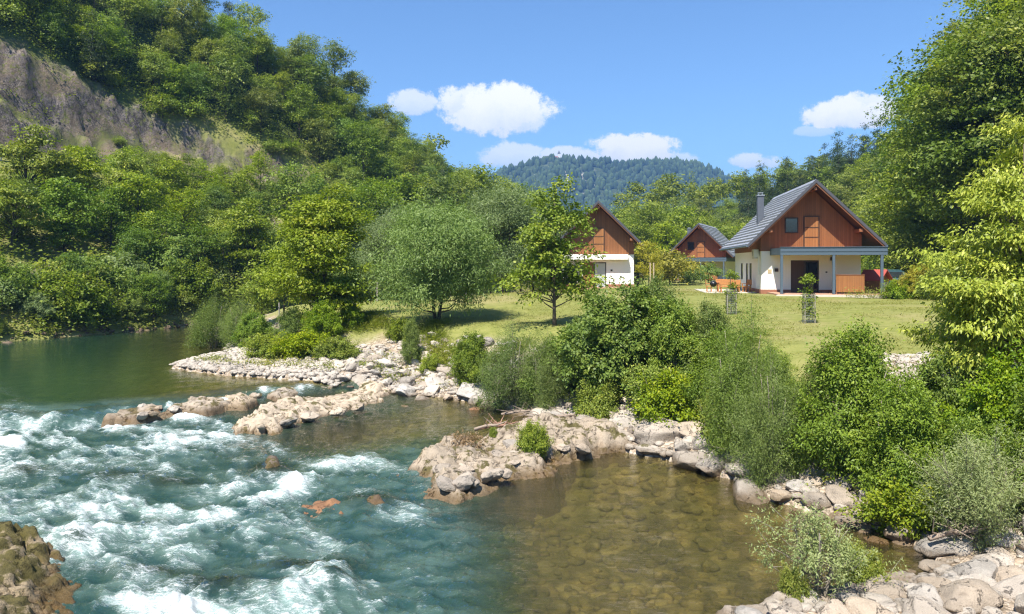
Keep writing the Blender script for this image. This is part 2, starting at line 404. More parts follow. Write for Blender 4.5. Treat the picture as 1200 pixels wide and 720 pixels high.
def rock_mat(name, base, dark, moss=0.0, wet=True, lich=.5, wetz=.34):
    m, b = material(name); tc = b.n('ShaderNodeTexCoord'); P = tc.outputs['Object']
    g = b.n('ShaderNodeNewGeometry'); pos = g.outputs['Position']
    oi = b.n('ShaderNodeObjectInfo').outputs['Random']
    n1 = b.noise(1.3, pos, 7, .66); n2 = b.noise(8.5, pos, 7, .74); n3 = b.noise(42, pos, 4, .75)
    c = b.mix(b.sst(n1, .35, .68), tuple(x * .80 for x in base), tuple(min(.8, x * 1.14) for x in base))
    c = b.mix(b.m('MULTIPLY', b.sst(n1, .56, .72), .35), c, (base[0] * .95, base[1] * .78, base[2] * .62))
    c = b.mix(b.m('MULTIPLY', b.sst(n2, .60, .70), lich), c, dark)
    cr = b.vor(2.4, pos, 'DISTANCE_TO_EDGE')
    wv = b.n('ShaderNodeVectorMath', {'operation': 'ADD'}, i0=pos, i1=b.noise(1.5, pos, 4, .6, out=1)).outputs[0]
    cr = b.vor(1.5, wv, 'DISTANCE_TO_EDGE')
    cr = b.m('ADD', cr, b.m('MULTIPLY', b.sst(n2, .40, .58), .06))
    c = b.mix(b.m('MULTIPLY', b.m('SUBTRACT', 1.0, b.sst(cr, .0, .03)), .5), c, tuple(x * .8 for x in dark))
    c = b.mix(b.m('MULTIPLY', b.sst(n3, .5, .68), .45), c, tuple(x * .55 for x in base))
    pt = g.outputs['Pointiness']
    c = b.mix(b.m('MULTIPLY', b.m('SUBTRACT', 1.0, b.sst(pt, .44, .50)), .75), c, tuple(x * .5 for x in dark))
    hs = b.n('ShaderNodeHueSaturation', None, Color=c)
    b.set(hs, 'Value', b.m('ADD', .72, b.m('MULTIPLY', oi, .42)))
    b.set(hs, 'Saturation', b.m('ADD', .75, b.m('MULTIPLY', b.m('FRACT', b.m('MULTIPLY', oi, 5.7)), .5)))
    c = hs.outputs[0]
    if moss:
        nm = b.noise(2.2, pos, 6, .65)
        up = b.n('ShaderNodeSeparateXYZ', None, i0=g.outputs['Normal']).outputs[2]
        mk = b.sst(b.m('ADD', nm, b.m('MULTIPLY', up, .06)), .60 - .16 * moss, .66 - .12 * moss)
        c = b.mix(b.m('MULTIPLY', mk, .9), c, b.mix(n2, (.045, .042, .010), (.13, .11, .025)))
    z = b.n('ShaderNodeSeparateXYZ', None, i0=pos)
    rough = .85
    if wet:                                   # the water line really stains these stones: a brown algae band
        zz = b.m('ADD', z.outputs[2], b.m('MULTIPLY', b.m('SUBTRACT', n2, .5), .28))
        band = b.m('SUBTRACT', 1.0, b.sst(zz, wetz - .28, wetz))
        c = b.mix(b.m('MULTIPLY', band, .80), c, b.mix(n1, (.16, .085, .035), (.10, .075, .03)))
        rough = b.m('SUBTRACT', .85, b.m('MULTIPLY', band, .5))
    h = b.m('ADD', b.m('ADD', b.m('MULTIPLY', n2, .6), b.m('MULTIPLY', n3, .25)), b.m('MULTIPLY', b.sst(cr, 0, .05), .5))
    s = b.n('ShaderNodeBsdfPrincipled', None, Base_Color=c, Roughness=rough, Normal=bump(b, h, 1.0, .10))
    b.set(s, 'Specular_IOR_Level', .3)
    finish(b, s.outputs[0]); return m
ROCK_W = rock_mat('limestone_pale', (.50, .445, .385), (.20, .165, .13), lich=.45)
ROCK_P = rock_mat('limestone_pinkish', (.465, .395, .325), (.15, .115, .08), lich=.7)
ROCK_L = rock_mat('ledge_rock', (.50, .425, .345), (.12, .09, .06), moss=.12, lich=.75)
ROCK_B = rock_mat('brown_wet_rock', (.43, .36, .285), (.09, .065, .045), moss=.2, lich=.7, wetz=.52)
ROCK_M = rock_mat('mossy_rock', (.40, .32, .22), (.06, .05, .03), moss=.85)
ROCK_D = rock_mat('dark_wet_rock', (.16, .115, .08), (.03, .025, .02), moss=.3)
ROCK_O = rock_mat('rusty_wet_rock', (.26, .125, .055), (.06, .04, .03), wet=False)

def ground_material():
    m, b = material('land_surface'); pos = b.n('ShaderNodeNewGeometry').outputs['Position']
    a = b.n('ShaderNodeAttribute', {'attribute_name': 'cover'}).outputs['Color']
    s3 = b.n('ShaderNodeSeparateColor', None, i0=a); gr, rk, fo = s3.outputs
    n1 = b.noise(.22, pos, 6, .6); n2 = b.noise(2.2, pos, 7, .65); n3 = b.noise(16, pos, 5, .7); n4 = b.noise(.06, pos, 3, .5)
    lawn = b.ramp(n2, [(.25, (.128, .144, .034)), (.5, (.195, .205, .056)), (.75, (.262, .250, .088))])
    lawn = b.mix(b.m('MULTIPLY', b.sst(n1, .48, .66), .75), lawn, (.27, .235, .105))
    lawn = b.mix(b.m('MULTIPLY', b.sst(n3, .45, .75), .45), lawn, (.075, .10, .022))
    # gravel: pale pebbles with dark gaps
    vc = b.vor(7.5, pos, out=1); vd = b.vor(7.5, pos, out=0); v2 = b.vor(19, pos, out=1); v2d = b.vor(19, pos, out=0)
    hsv = b.n('ShaderNodeSeparateColor', None, i0=vc).outputs[0]; hs2 = b.n('ShaderNodeSeparateColor', None, i0=v2).outputs[0]
    g1 = b.ramp(hsv, [(0, (.26, .205, .15)), (.5, (.40, .32, .25)), (1, (.53, .46, .38))])
    g2 = b.ramp(hs2, [(0, (.20, .16, .115)), (.5, (.37, .30, .23)), (1, (.50, .43, .35))])
    grav = b.mix(b.sst(n2, .45, .55), g1, g2)
    grav = b.mix(b.m('MULTIPLY', b.sst(b.mix(b.sst(n2, .45, .55), vd, v2d), .45, .8), .8), grav, (.11, .085, .06))
    grav = b.mix(b.m('MULTIPLY', b.sst(n1, .5, .7), .4), grav, (.30, .20, .12))
    rocky = b.ramp(b.noise(1.3, b.n('ShaderNodeMapping', None, Vector=pos, Scale=(1, 1, .35)).outputs[0], 9, .78),
                   [(.32, (.030, .027, .030)), (.42, (.10, .088, .090)), (.53, (.185, .160, .152)), (.70, (.36, .30, .25))])
    wr = b.n('ShaderNodeVectorMath', {'operation': 'MULTIPLY_ADD'}, i0=b.noise(.9, pos, 5, .7, out=1), i1=(1.6, 1.6, 1.6), i2=b.n('ShaderNodeMapping', None, Vector=pos, Scale=(.9, .9, .6)).outputs[0])
    wr = wr.outputs[0]
    ck = b.vor(.75, wr, 'DISTANCE_TO_EDGE'); ck2 = b.vor(2.3, wr, 'DISTANCE_TO_EDGE')
    rocky = b.mix(b.m('MULTIPLY', b.m('SUBTRACT', 1.0, b.sst(b.m('MINIMUM', ck, b.m('MULTIPLY', ck2, 1.6)), .0, .09)), .75), rocky, (.03, .027, .028))
    rocky = b.mix(b.m('MULTIPLY', b.sst(n1, .42, .62), .55), rocky, (.30, .225, .145))
    rocky = b.mix(b.m('MULTIPLY', b.sst(n2, .52, .62), .8), rocky, (.14, .155, .038))
    floor_ = b.ramp(n2, [(.3, (.030, .040, .012)), (.6, (.060, .085, .020)), (.8, (.10, .095, .04))])
    c = b.mix(fo, lawn, floor_); c = b.mix(rk, c, rocky); c = b.mix(gr, c, grav)
    hg = b.m('SUBTRACT', 1.0, b.mix(b.sst(n2, .45, .55), vd, v2d))
    h = b.m('ADD', b.m('MULTIPLY', n3, .35), b.m('MULTIPLY', hg, b.m('MULTIPLY', gr, 1.0)))
    h = b.m('ADD', h, b.m('MULTIPLY', b.m('MULTIPLY', b.noise(1.6, pos, 9, .75), rk), 9.0))
    s = b.n('ShaderNodeBsdfPrincipled', None, Base_Color=c, Roughness=.95, Normal=bump(b, h, .8, .06))
    b.set(s, 'Specular_IOR_Level', .15)
    finish(b, s.outputs[0]); return m
M_GROUND = ground_material()

def bed_material():
    m, b = material('river_bed'); pos = b.n('ShaderNodeNewGeometry').outputs['Position']
    wv = b.n('ShaderNodeVectorMath', {'operation': 'MULTIPLY_ADD'}, i0=b.noise(2.5, pos, 3, .5, out=1), i1=(.5, .5, .5), i2=pos).outputs[0]
    vc = b.vor(2.1, wv, out=1); vd = b.vor(2.1, wv); v2 = b.vor(6, wv, out=1)
    h1 = b.n('ShaderNodeSeparateColor', None, i0=vc).outputs[0]; h2 = b.n('ShaderNodeSeparateColor', None, i0=v2).outputs[1]
    c = b.ramp(h1, [(0, (.17, .125, .05)), (.45, (.31, .235, .095)), (.8, (.42, .33, .16)), (1, (.60, .50, .30))])
    c = b.mix(.5, c, b.ramp(h2, [(0, (.11, .095, .03)), (.6, (.32, .26, .085)), (1, (.52, .40, .16))]))
    c = b.mix(b.m('MULTIPLY', b.sst(vd, .35, .7), .7), c, (.05, .045, .018))
    n = b.noise(.5, pos, 5, .6)
    c = b.mix(b.m('MULTIPLY', b.sst(n, .42, .62), .5), c, (.17, .165, .05))
    finish(b, b.n('ShaderNodeBsdfPrincipled', None, Base_Color=c, Roughness=.9, Normal=bump(b, b.m('SUBTRACT', 1., vd), .8, .1)).outputs[0])
    return m

def water_material():
    m, b = material('river_water'); pos = b.n('ShaderNodeNewGeometry').outputs['Position']
    a = b.n('ShaderNodeSeparateColor', None, i0=b.n('ShaderNodeAttribute', {'attribute_name': 'flow'}).outputs['Color'])
    foam, turb, chop = a.outputs
    teal = b.n('ShaderNodeAttribute', {'attribute_name': 'teal'}).outputs['Fac']
    # ripples: long across the flow
    mp = b.n('ShaderNodeMapping', None, Vector=pos, Rotation=(0, 0, R(35)), Scale=(1.0, 2.6, 1)).outputs[0]
    mq = b.n('ShaderNodeMapping', None, Vector=pos, Rotation=(0, 0, R(-6)), Scale=(.8, 1.9, 1)).outputs[0]
    r1 = b.noise(2.4, mp, 5, .55); r2 = b.noise(7.0, mq, 5, .6); r3 = b.noise(1.1, mq, 3, .5)
    r4 = b.noise(19.0, mp, 4, .65)
    hh = b.m('ADD', b.m('ADD', b.m('MULTIPLY', r1, .6), b.m('MULTIPLY', r4, .16)), b.m('ADD', b.m('MULTIPLY', r2, .38), b.m('MULTIPLY', r3, .3)))
    st = b.m('ADD', .02, b.m('MULTIPLY', chop, .9))
    bn = b.n('ShaderNodeBump', None, Height=hh, Strength=st, Distance=.10).outputs[0]
    pool = b.n('ShaderNodeAttribute', {'attribute_name': 'pool'}).outputs['Fac']
    body = b.mix(teal, (.040, .046, .012), b.mix(b.sst(r3, .38, .62), (.024, .066, .060), (.070, .125, .108)))
    body = b.mix(pool, body, b.mix(teal, (.045, .045, .008), (.006, .050, .034)))
    body = b.mix(b.m('MULTIPLY', b.sst(foam, .05, .8), .75), body, (.33, .46, .43))      # water full of air bubbles is milky
    dif = b.n('ShaderNodeBsdfDiffuse', None, Color=body, Normal=bn)
    tr = b.n('ShaderNodeBsdfTransparent', None, Color=b.mix(teal, (.88, .82, .58), (.50, .70, .55)))
    rf = b.n('ShaderNodeBsdfRefraction', None, Color=b.mix(teal, (.95, .90, .60), (.50, .70, .55)), Roughness=0.0, IOR=1.33, Normal=b.n('ShaderNodeBump', None, Height=hh, Strength=b.m('ADD', .25, b.m('MULTIPLY', chop, .9)), Distance=.14).outputs[0])
    tr = b.n('ShaderNodeMixShader', None, i0=.28, i1=tr.outputs[0], i2=rf.outputs[0])
    base = b.n('ShaderNodeMixShader', None, i0=turb, i1=tr.outputs[0], i2=dif.outputs[0])
    gl = b.n('ShaderNodeBsdfGlossy', None, Color=(1, 1, 1, 1), Roughness=.06, Normal=bn)
    fr = b.n('ShaderNodeFresnel', None, IOR=1.33, Normal=bn)
    wat = b.n('ShaderNodeMixShader', None, i0=fr.outputs[0], i1=base.outputs[0], i2=gl.outputs[0])
    # foam: torn into strands and bubbles by fine noise
    mf = b.n('ShaderNodeMapping', None, Vector=pos, Rotation=(0, 0, R(41)), Scale=(.8, 2.6, 1)).outputs[0]
    wv = b.n('ShaderNodeVectorMath', {'operation': 'MULTIPLY_ADD'}, i0=b.noise(2.2, mf, 4, .6, out=1), i1=(.7, .7, .7), i2=mf).outputs[0]
    f1 = b.noise(5.5, wv, 8, .72); f2 = b.noise(26, wv, 4, .7)
    rd = b.m('ABSOLUTE', b.m('SUBTRACT', b.noise(3.2, wv, 6, .62), .5))
    thr = b.m('ADD', b.m('MULTIPLY', b.m('SUBTRACT', f1, .5), 2.3), b.m('MULTIPLY', b.m('SUBTRACT', f2, .5), 1.5))
    thr = b.m('SUBTRACT', thr, b.m('MULTIPLY', rd, 1.3))
    fm = b.sst(b.m('ADD', foam, thr), .18, .86)
    fm = b.m('MULTIPLY', fm, b.sst(foam, .02, .2))
    fd = b.n('ShaderNodeBsdfPrincipled', None, Base_Color=(.74, .79, .81, 1), Roughness=.6, Normal=bump(b, b.m('ADD', f1, b.m('MULTIPLY', f2, .5)), .7, .06))
    ft = b.n('ShaderNodeBsdfTranslucent', None, Color=(.8, .88, .88, 1))
    fs = b.n('ShaderNodeMixShader', None, i0=.2, i1=fd.outputs[0], i2=ft.outputs[0])
    finish(b, b.n('ShaderNodeMixShader', None, i0=fm, i1=wat.outputs[0], i2=fs.outputs[0]).outputs[0])
    return m
# ---------------------------------------------------------------- ground, river bed, water
def fan(a0, a1, na, r0, r1, nr, cx=0.0, cy=0.0):
    """points of a fan of rays seen from above, denser near its centre"""
    aa = np.radians(np.linspace(a0, a1, na)); rr = np.geomspace(r0, r1, nr) if not isinstance(nr, np.ndarray) else nr
    A, Rr = np.meshgrid(aa, rr, indexing='ij')
    return cx + np.sin(A) * Rr, cy + np.cos(A) * Rr

RR = np.concatenate([np.geomspace(10, 60, 230, endpoint=False), np.geomspace(60, 150, 330, endpoint=False), np.geomspace(150, 2600, 140)]); NR = len(RR)
gx, gy = fan(-88, 88, 820, 0, 0, RR, 0, -8)
gx, gy = gx.ravel(), gy.ravel()
Z, gravel, rock, forest, ins, dL, dR, dr, tL, tR = ground(gx, gy)
far = sst(260, 500, np.hypot(gx, gy)); Z = Z * (1 - far) + 4 * far
cover = np.stack([gravel, rock, forest], 1)
me = npmesh('ground', np.stack([gx, gy, Z], 1), grid_faces(820, NR), M_GROUND, True, {'cover': cover})
# river bed faces get their own material
bed = bed_material(); me.materials.append(bed)
fq = grid_faces(820, NR); isb = (dr[fq] < .0).all(1)
me.polygons.foreach_set('material_index', isb.astype(np.int32)); me.update()
tag(link('ground', me), kind='structure')
GZ_ = (gx, gy)

def pxy(X, Y, Z):
    Yc = np.maximum(Y, .5)
    return 600 + F * X / Yc, HY + F * (CAMZ - Z) / Yc
WN = (900, 720)
wx, wy = fan(-72, 62, WN[0], 5.0, 120, WN[1]); wx, wy = wx.ravel(), wy.ravel()
dlg, slg, _ = seg_dist(wx, wy, LEDGE); sd = dlg * slg                 # + above the ledge
db, _, _ = seg_dist(wx, wy, RIVER, True); insw = inside(wx, wy, RIVER); shore = np.where(insw, db, -db)
lip = fbm(wx * .5, wy * .5, oct=3, seed=61)
sdl = sd + lip * .35
upz = sst(-1.7, .7, sdl)
wz0 = UP * upz + .12 * sst(-14, -2, sdl) * (1 - upz)
px, py = pxy(wx, wy, wz0)
def el(cx, cy, rx, ry, k=1.0, ang=0.0, soft=1.0):
    a = math.radians(ang); dx, dy = px - cx, py - cy
    u = (dx * math.cos(a) + dy * math.sin(a)) / rx; v = (-dx * math.sin(a) + dy * math.cos(a)) / ry
    return k * np.exp(-(u * u + v * v) * soft)
# where the water is broken, measured on the river's surface
FO = [(20, 514, 90, 15, 1.0, -3), (110, 504, 70, 12, 1.0, -8), (190, 492, 60, 12, .85, -8), (170, 520, 110, 16, .6, 0), (250, 508, 60, 16, .5, 10), (60, 545, 90, 14, .35, 0), (210, 545, 80, 14, .35, 5),
      (330, 578, 80, 11, .95, -22), (265, 602, 60, 10, .75, -18), (392, 548, 60, 9, .85, -12), (450, 545, 40, 10, .5, 10), (300, 525, 50, 8, .45, 10), (490, 575, 30, 14, .35, 40),
      (135, 585, 28, 12, .6, 0), (75, 628, 42, 16, .85, 15), (100, 600, 50, 14, .55, 0), (45, 602, 30, 10, .55, 0), (215, 590, 60, 14, .45, -20), (190, 640, 110, 20, .33, 0),
      (350, 700, 90, 26, 1.15, -8), (440, 712, 60, 18, .7, 5), (180, 712, 90, 9, .9, 3), (300, 726, 120, 16, 1.0, 0), (385, 640, 60, 26, .36, 40), (470, 605, 36, 14, .60, 20), (430, 572, 40, 12, .4, 0), (500, 690, 50, 26, .30, 30),
      (530, 640, 40, 18, .2, 20), (300, 650, 60, 22, .33, 60), (225, 660, 40, 10, .25, 0), (420, 675, 40, 10, .35, 0), (255, 580, 50, 8, .5, -20), (-60, 520, 80, 60, .9, 0), (-60, 620, 80, 60, .5, 0)]
foam = np.zeros_like(px)
for f in FO: foam = np.maximum(foam, el(*f)) + .25 * np.minimum(foam, el(*f))
for f in [(155, 484, 22, 7, 1.0, 0), (205, 478, 22, 5, .8, 0), (262, 470, 16, 4, .8, 0), (292, 466, 14, 4, .7, 0), (325, 461, 8, 6, .95, 0), (309, 459, 7, 6, .95, 0), (352, 455, 6, 5, .9, 0), (364, 452, 5, 4, .8, 0)]:
    foam = np.maximum(foam, el(*f))
SM = [(318, 553, 34, 9), (440, 590, 36, 8), (250, 688, 60, 12), (150, 560, 50, 7), (395, 690, 20, 6), (90, 640, 20, 5), (350, 668, 60, 8), (180, 675, 50, 6), (30, 555, 30, 5), (200, 566, 45, 6)]
dark = np.zeros_like(px)
for s_ in SM: dark = np.maximum(dark, el(*s_))
foam = foam * (1 - .95 * dark)
calm_line = 560 - (py - 560) * .0 + np.where(py < 560, (560 - py) * -.9, (py - 560) * .05)
rap = 1 - sst(-60, 60, px - calm_line + 30 * lip)
rap = rap * (1 - sst(-.6, .5, sd)) * (py > 380)
# the quiet pools behind the rock spurs
calm = np.maximum(el(430, 505, 130, 24, 1.1, -8), el(360, 475, 90, 14, 1.2, -6)); calm = np.clip(calm, 0, 1)
rap = rap * (1 - calm)
fl = (.74, -.67); al = wx * fl[0] + wy * fl[1]; ac = -wx * fl[1] + wy * fl[0]
warp = fbm(wx * .5, wy * .5, oct=3, seed=71) * .9
w1 = ridged(al * .55 + warp, ac * .85 + warp, oct=4, seed=72); w2 = fbm(wx * 1.6, wy * 1.6, oct=4, seed=73); w3 = ridged(al * 1.9 + warp, ac * 3.1, oct=3, seed=74)
n5 = fbm(al * 1.3 + warp * 2, ac * 2.2, oct=5, seed=75); n6 = fbm(al * .28, ac * .42, oct=3, seed=76); w7 = fbm(al * .35 + warp * .6, ac * 2.0 + warp, oct=4, seed=78); foam = foam * (.50 + .5 * n5 + .25 * w3 + .5 * w7) + rap * (1 - .75 * sst(230, 470, px + (py - 560) * .3)) * (.20 * w7 - .04 + .34 * n6 + .18 * w1 + .20 * w3 + .16 * n5)
foam = np.clip(foam, 0, 1.2) * sst(-.2, .3, shore + .5)
amp = rap * .10 + np.clip(foam, 0, 1) * .10
calmamp = .010 * (1 - rap)
wz = wz0 + amp * (w1 * .8 + w2 * .8 + w3 * .5 + .5 * n5) + calmamp * w2
wz += el(350, 700, 80, 22, .28, -8) + el(75, 628, 40, 14, .12) + el(330, 578, 70, 9, .14, -22) + el(20, 514, 90, 10, .12, -3)
wz += .10 * dark - .16 * el(60, 500, 90, 6, 1, -4)
turb = np.clip(.30 + .42 * rap + .22 * sst(0, 5, shore) * (sd > 0) + .25 * np.clip(foam, 0, 1), 0, .93)
olive = 1 - sst(380, 620, px) 
teal = np.clip(rap * 1.0 + (sd > 0) * (1 - sst(60, 280, px + (py - 440) * .5)) * .62 + .15 * (1 - rap), 0, 1)
pool_r = 1 - rap
turb = np.where(sd > 0, .30 + .40 * (1 - sst(60, 300, px)), turb) - .25 * dark
turb = np.where((sd <= 0), turb * (1 - .35 * calm) - .17 * sst(540, 700, px) - .35 * dark, turb)
turb = np.clip(turb, .08, .93) * sst(-.1, .9, shore + .15)
chop = np.clip(.24 + .7 * rap + .22 * calm * 1.0 + .55 * sst(480, 600, px) * (sd < 0) - .16 * (sd > 1.0), .05, 1)
keep = shore > -1.2
fq = grid_faces(*WN); fq = fq[keep[fq].any(1)]
used = np.unique(fq); rmap = np.full(len(wx), -1); rmap[used] = np.arange(len(used))
me = npmesh('water', np.stack([wx, wy, wz], 1)[used], rmap[fq], water_material(), True,
            {'flow': np.stack([np.clip(foam, 0, 1), turb, chop], 1)[used], 'teal': teal[used], 'pool': sst(-.2, 1.2, sdl)[used]})
tag(link('water', me), kind='structure')
def water_z(x, y):
    d, s, _ = seg_dist(np.array([float(x)]), np.array([float(y)]), LEDGE); return float(UP * sst(-1.7, .7, d * s)[0])
print('setting', round(time.time() - T0, 1))

# ---------------------------------------------------------------- the far mountain
MD = 1500.0
mxs = [-400, 300, 520, 575, 605, 640, 670, 700, 735, 765, 790, 815, 845, 880, 930, 1000, 1150, 1500]
mys = [260, 250, 235, 210, 199, 190, 191, 193, 193, 191, 195, 203, 214, 226, 238, 246, 250, 262]
ma = np.linspace(-500, 1700, 520); md = np.linspace(0, 1, 150)
A, D = np.meshgrid(ma, md, indexing='ij')
Yd = 900 + D * 900                                                  # slope rises from 900 m to 1500 m and falls beyond
crest = (HY - np.interp(A, mxs, mys)) / F * 1500 + CAMZ
prof = np.where(Yd < 1500, sst(880, 1540, Yd) ** .8, 1 - (Yd - 1500) / 900)
Xm = (A - 600) / F * 1500 * (Yd / 1500) ** .6
Zm = crest * prof + ridged(Xm * .004, Yd * .004, oct=5, seed=81) * 26 * sst(0, .25, D) * (1 - sst(.55, .67, D)) - 5
def mountain_material():
    m, b = material('wooded_mountain'); pos = b.n('ShaderNodeNewGeometry').outputs['Position']
    n = b.noise(.02, pos, 8, .65); n2 = b.noise(.12, pos, 5, .7)
    c = b.mix(b.sst(n2, .3, .7), (.018, .036, .014), (.060, .088, .028))
    a = b.n('ShaderNodeAttribute', {'attribute_name': 'bare'}).outputs['Fac']
    c = b.mix(b.m('MULTIPLY', b.sst(b.m('ADD', n, b.m('MULTIPLY', n2, .5)), .78, .84), a), c, (.50, .46, .40))
    finish(b, b.n('ShaderNodeBsdfPrincipled', None, Base_Color=c, Roughness=1, Normal=bump(b, n2, 1.0, 6)).outputs[0]); return m
M_MOUNT = mountain_material()
mpx, mpy = pxy(Xm, Yd, Zm)
bare = np.exp(-(((mpx - 668) / 30) ** 2 + ((mpy - 211) / 13) ** 2)) + .9 * np.exp(-(((mpx - 625) / 14) ** 2 + ((mpy - 210) / 6) ** 2)) + .8 * np.exp(-(((mpx - 690) / 26) ** 2 + ((mpy - 221) / 5) ** 2))
me = npmesh('mountain', np.stack([Xm, Yd, Zm], -1).reshape(-1, 3), grid_faces(520, 150), M_MOUNT, True, {'bare': np.clip(bare, 0, 1).ravel()})
tag(link('mountain', me), kind='structure')
# the wood on it: thousands of small pointed and rounded crowns
rs = np.random.RandomState(5); NT = 15000
ia = rs.uniform(80, 440, NT); idd = rs.uniform(8, 103, NT)
i0, j0 = ia.astype(int), idd.astype(int)
tx = Xm[i0, j0] + (ia - i0) * (Xm[i0 + 1, j0] - Xm[i0, j0]); ty = Yd[i0, j0] + (idd - j0) * 6.0; tz = Zm[i0, j0]
okm = (bare[i0, j0] < rs.uniform(.55, 1.3, NT)); tx, ty, tz = tx[okm], ty[okm], tz[okm]; NT = len(tx)
hgt = rs.uniform(11, 19, NT); wid = rs.uniform(3.6, 6.5, NT)
ang = np.arange(6) / 6 * 2 * np.pi
prof3 = [(0, .55), (.35, 1.0), (.75, .62)]
vv = []
for (hz_, wr) in prof3:
    jit = rs.uniform(.7, 1.2, (NT, 6))
    vv.append(np.stack([tx[:, None] + np.cos(ang) * wid[:, None] * wr * jit, ty[:, None] + np.sin(ang) * wid[:, None] * wr * jit, np.repeat((tz + hgt * hz_)[:, None], 6, 1)], -1))
vv.append(np.stack([tx, ty, tz + hgt], -1)[:, None, :])
Vt = np.concatenate(vv, 1); base_ = np.arange(NT)[:, None, None] * 19
ff = []
for l in range(2):
    for k in range(6): ff.append([l * 6 + k, l * 6 + (k + 1) % 6, (l + 1) * 6 + (k + 1) % 6, (l + 1) * 6 + k])
ff = np.array(ff); tf = np.array([[12 + k, 12 + (k + 1) % 6, 18, 18] for k in range(6)])
Fm = (base_ + ff[None]).reshape(-1, 4)
Ft = (base_ + tf[None, :, :3]).reshape(-1, 3)
m_crown, b_ = material('mountain_wood_crowns')
tn = b_.n('ShaderNodeAttribute', {'attribute_name': 'tint'}).outputs['Fac']
finish(b_, b_.n('ShaderNodeBsdfPrincipled', None, Base_Color=b_.mix(tn, (.014, .034, .014), (.062, .098, .030)), Roughness=1).outputs[0])
tint = np.repeat(np.clip(rs.uniform(0, 1, NT) * .6 + .5 * (fbm(tx * .006, ty * .006, oct=3, seed=9) + .3), 0, 1), 19)
me = npmesh('mountain_wood', Vt.reshape(-1, 3), Fm, m_crown, False, {'tint': tint})
me2 = npmesh('tips', Vt.reshape(-1, 3), Ft, m_crown, False, {'tint': tint})
bm = bmesh.new(); bm.from_mesh(me); bm.from_mesh(me2); bm.to_mesh(me); bm.free(); bpy.data.meshes.remove(me2)
tag(link('mountain_wood', me), kind='stuff')
print('mountain', round(time.time() - T0, 1))
# ---------------------------------------------------------------- plants: crowns of many small leaves on forking limbs
def unit(v): return v / (np.linalg.norm(v, axis=-1, keepdims=True) + 1e-9)
def leaves_mesh(name, C, O, n_leaf, spread, flat, ll, lw, mat, rs, up=.55, droop=.0, tintC=None, outw=.6, size_var=.35):
    """n_leaf four-cornered leaves round every twig centre C; O is each twig's outward direction"""
    N = len(C) * n_leaf
    c = np.repeat(C, n_leaf, 0); o = np.repeat(O, n_leaf, 0)
    off = rs.normal(0, 1, (N, 3)) * spread; off[:, 2] *= flat
    p = c + off
    nrm = unit(np.array([0, 0, 1.0]) * up + o * .45 + rs.normal(0, .48, (N, 3)))
    d = unit(o * outw + off / (spread + 1e-6) * .35 + rs.normal(0, .6, (N, 3)) + np.array([0, 0, -droop]))
    d = unit(d - nrm * (d * nrm).sum(1, keepdims=True) * .9)
    s = np.cross(nrm, d); s = unit(s)
    L = (ll * (1 + rs.uniform(-size_var, size_var, N)))[:, None]; W = L * (lw / ll)
    V = np.stack([p, p + d * L * .45 + s * W * .5, p + d * L + np.array([0, 0, -1]) * L * .12, p + d * L * .45 - s * W * .5], 1).reshape(-1, 3)
    Fq = np.arange(N * 4).reshape(-1, 4)
    tc = rs.uniform(0, 1, len(C)) if tintC is None else tintC
    tint = np.clip(np.repeat(tc, n_leaf) * .6 + rs.uniform(0, .4, N), 0, 1)
    return npmesh(name, V, Fq, mat, False, {'tint': np.repeat(tint, 4)})

def lobe_points(lobes, n, rs, inner=.55, power=.45, under=.0):
    L = np.array([l[:6] for l in lobes], float); area = (L[:, 3] * L[:, 4] + L[:, 3] * L[:, 5] + L[:, 4] * L[:, 5])
    k = rs.choice(len(L), n * 3, p=area / area.sum())
    d = unit(rs.normal(0, 1, (n * 3, 3)))
    if under: d[:, 2] = np.where((d[:, 2] < -.2) & (rs.uniform(0, 1, n * 3) < under), -d[:, 2], d[:, 2])
    r = inner + (1 - inner) * rs.uniform(0, 1, n * 3) ** power
    p = L[k, :3] + d * r[:, None] * L[k, 3:6]
    ok = np.ones(len(p), bool)
    for j in range(len(L)):
        q = np.linalg.norm((p - L[j, :3]) / L[j, 3:6], axis=1); ok &= ~((q < inner * .85) & (k != j))
    p, d = p[ok][:n], d[ok][:n]
    return p, d

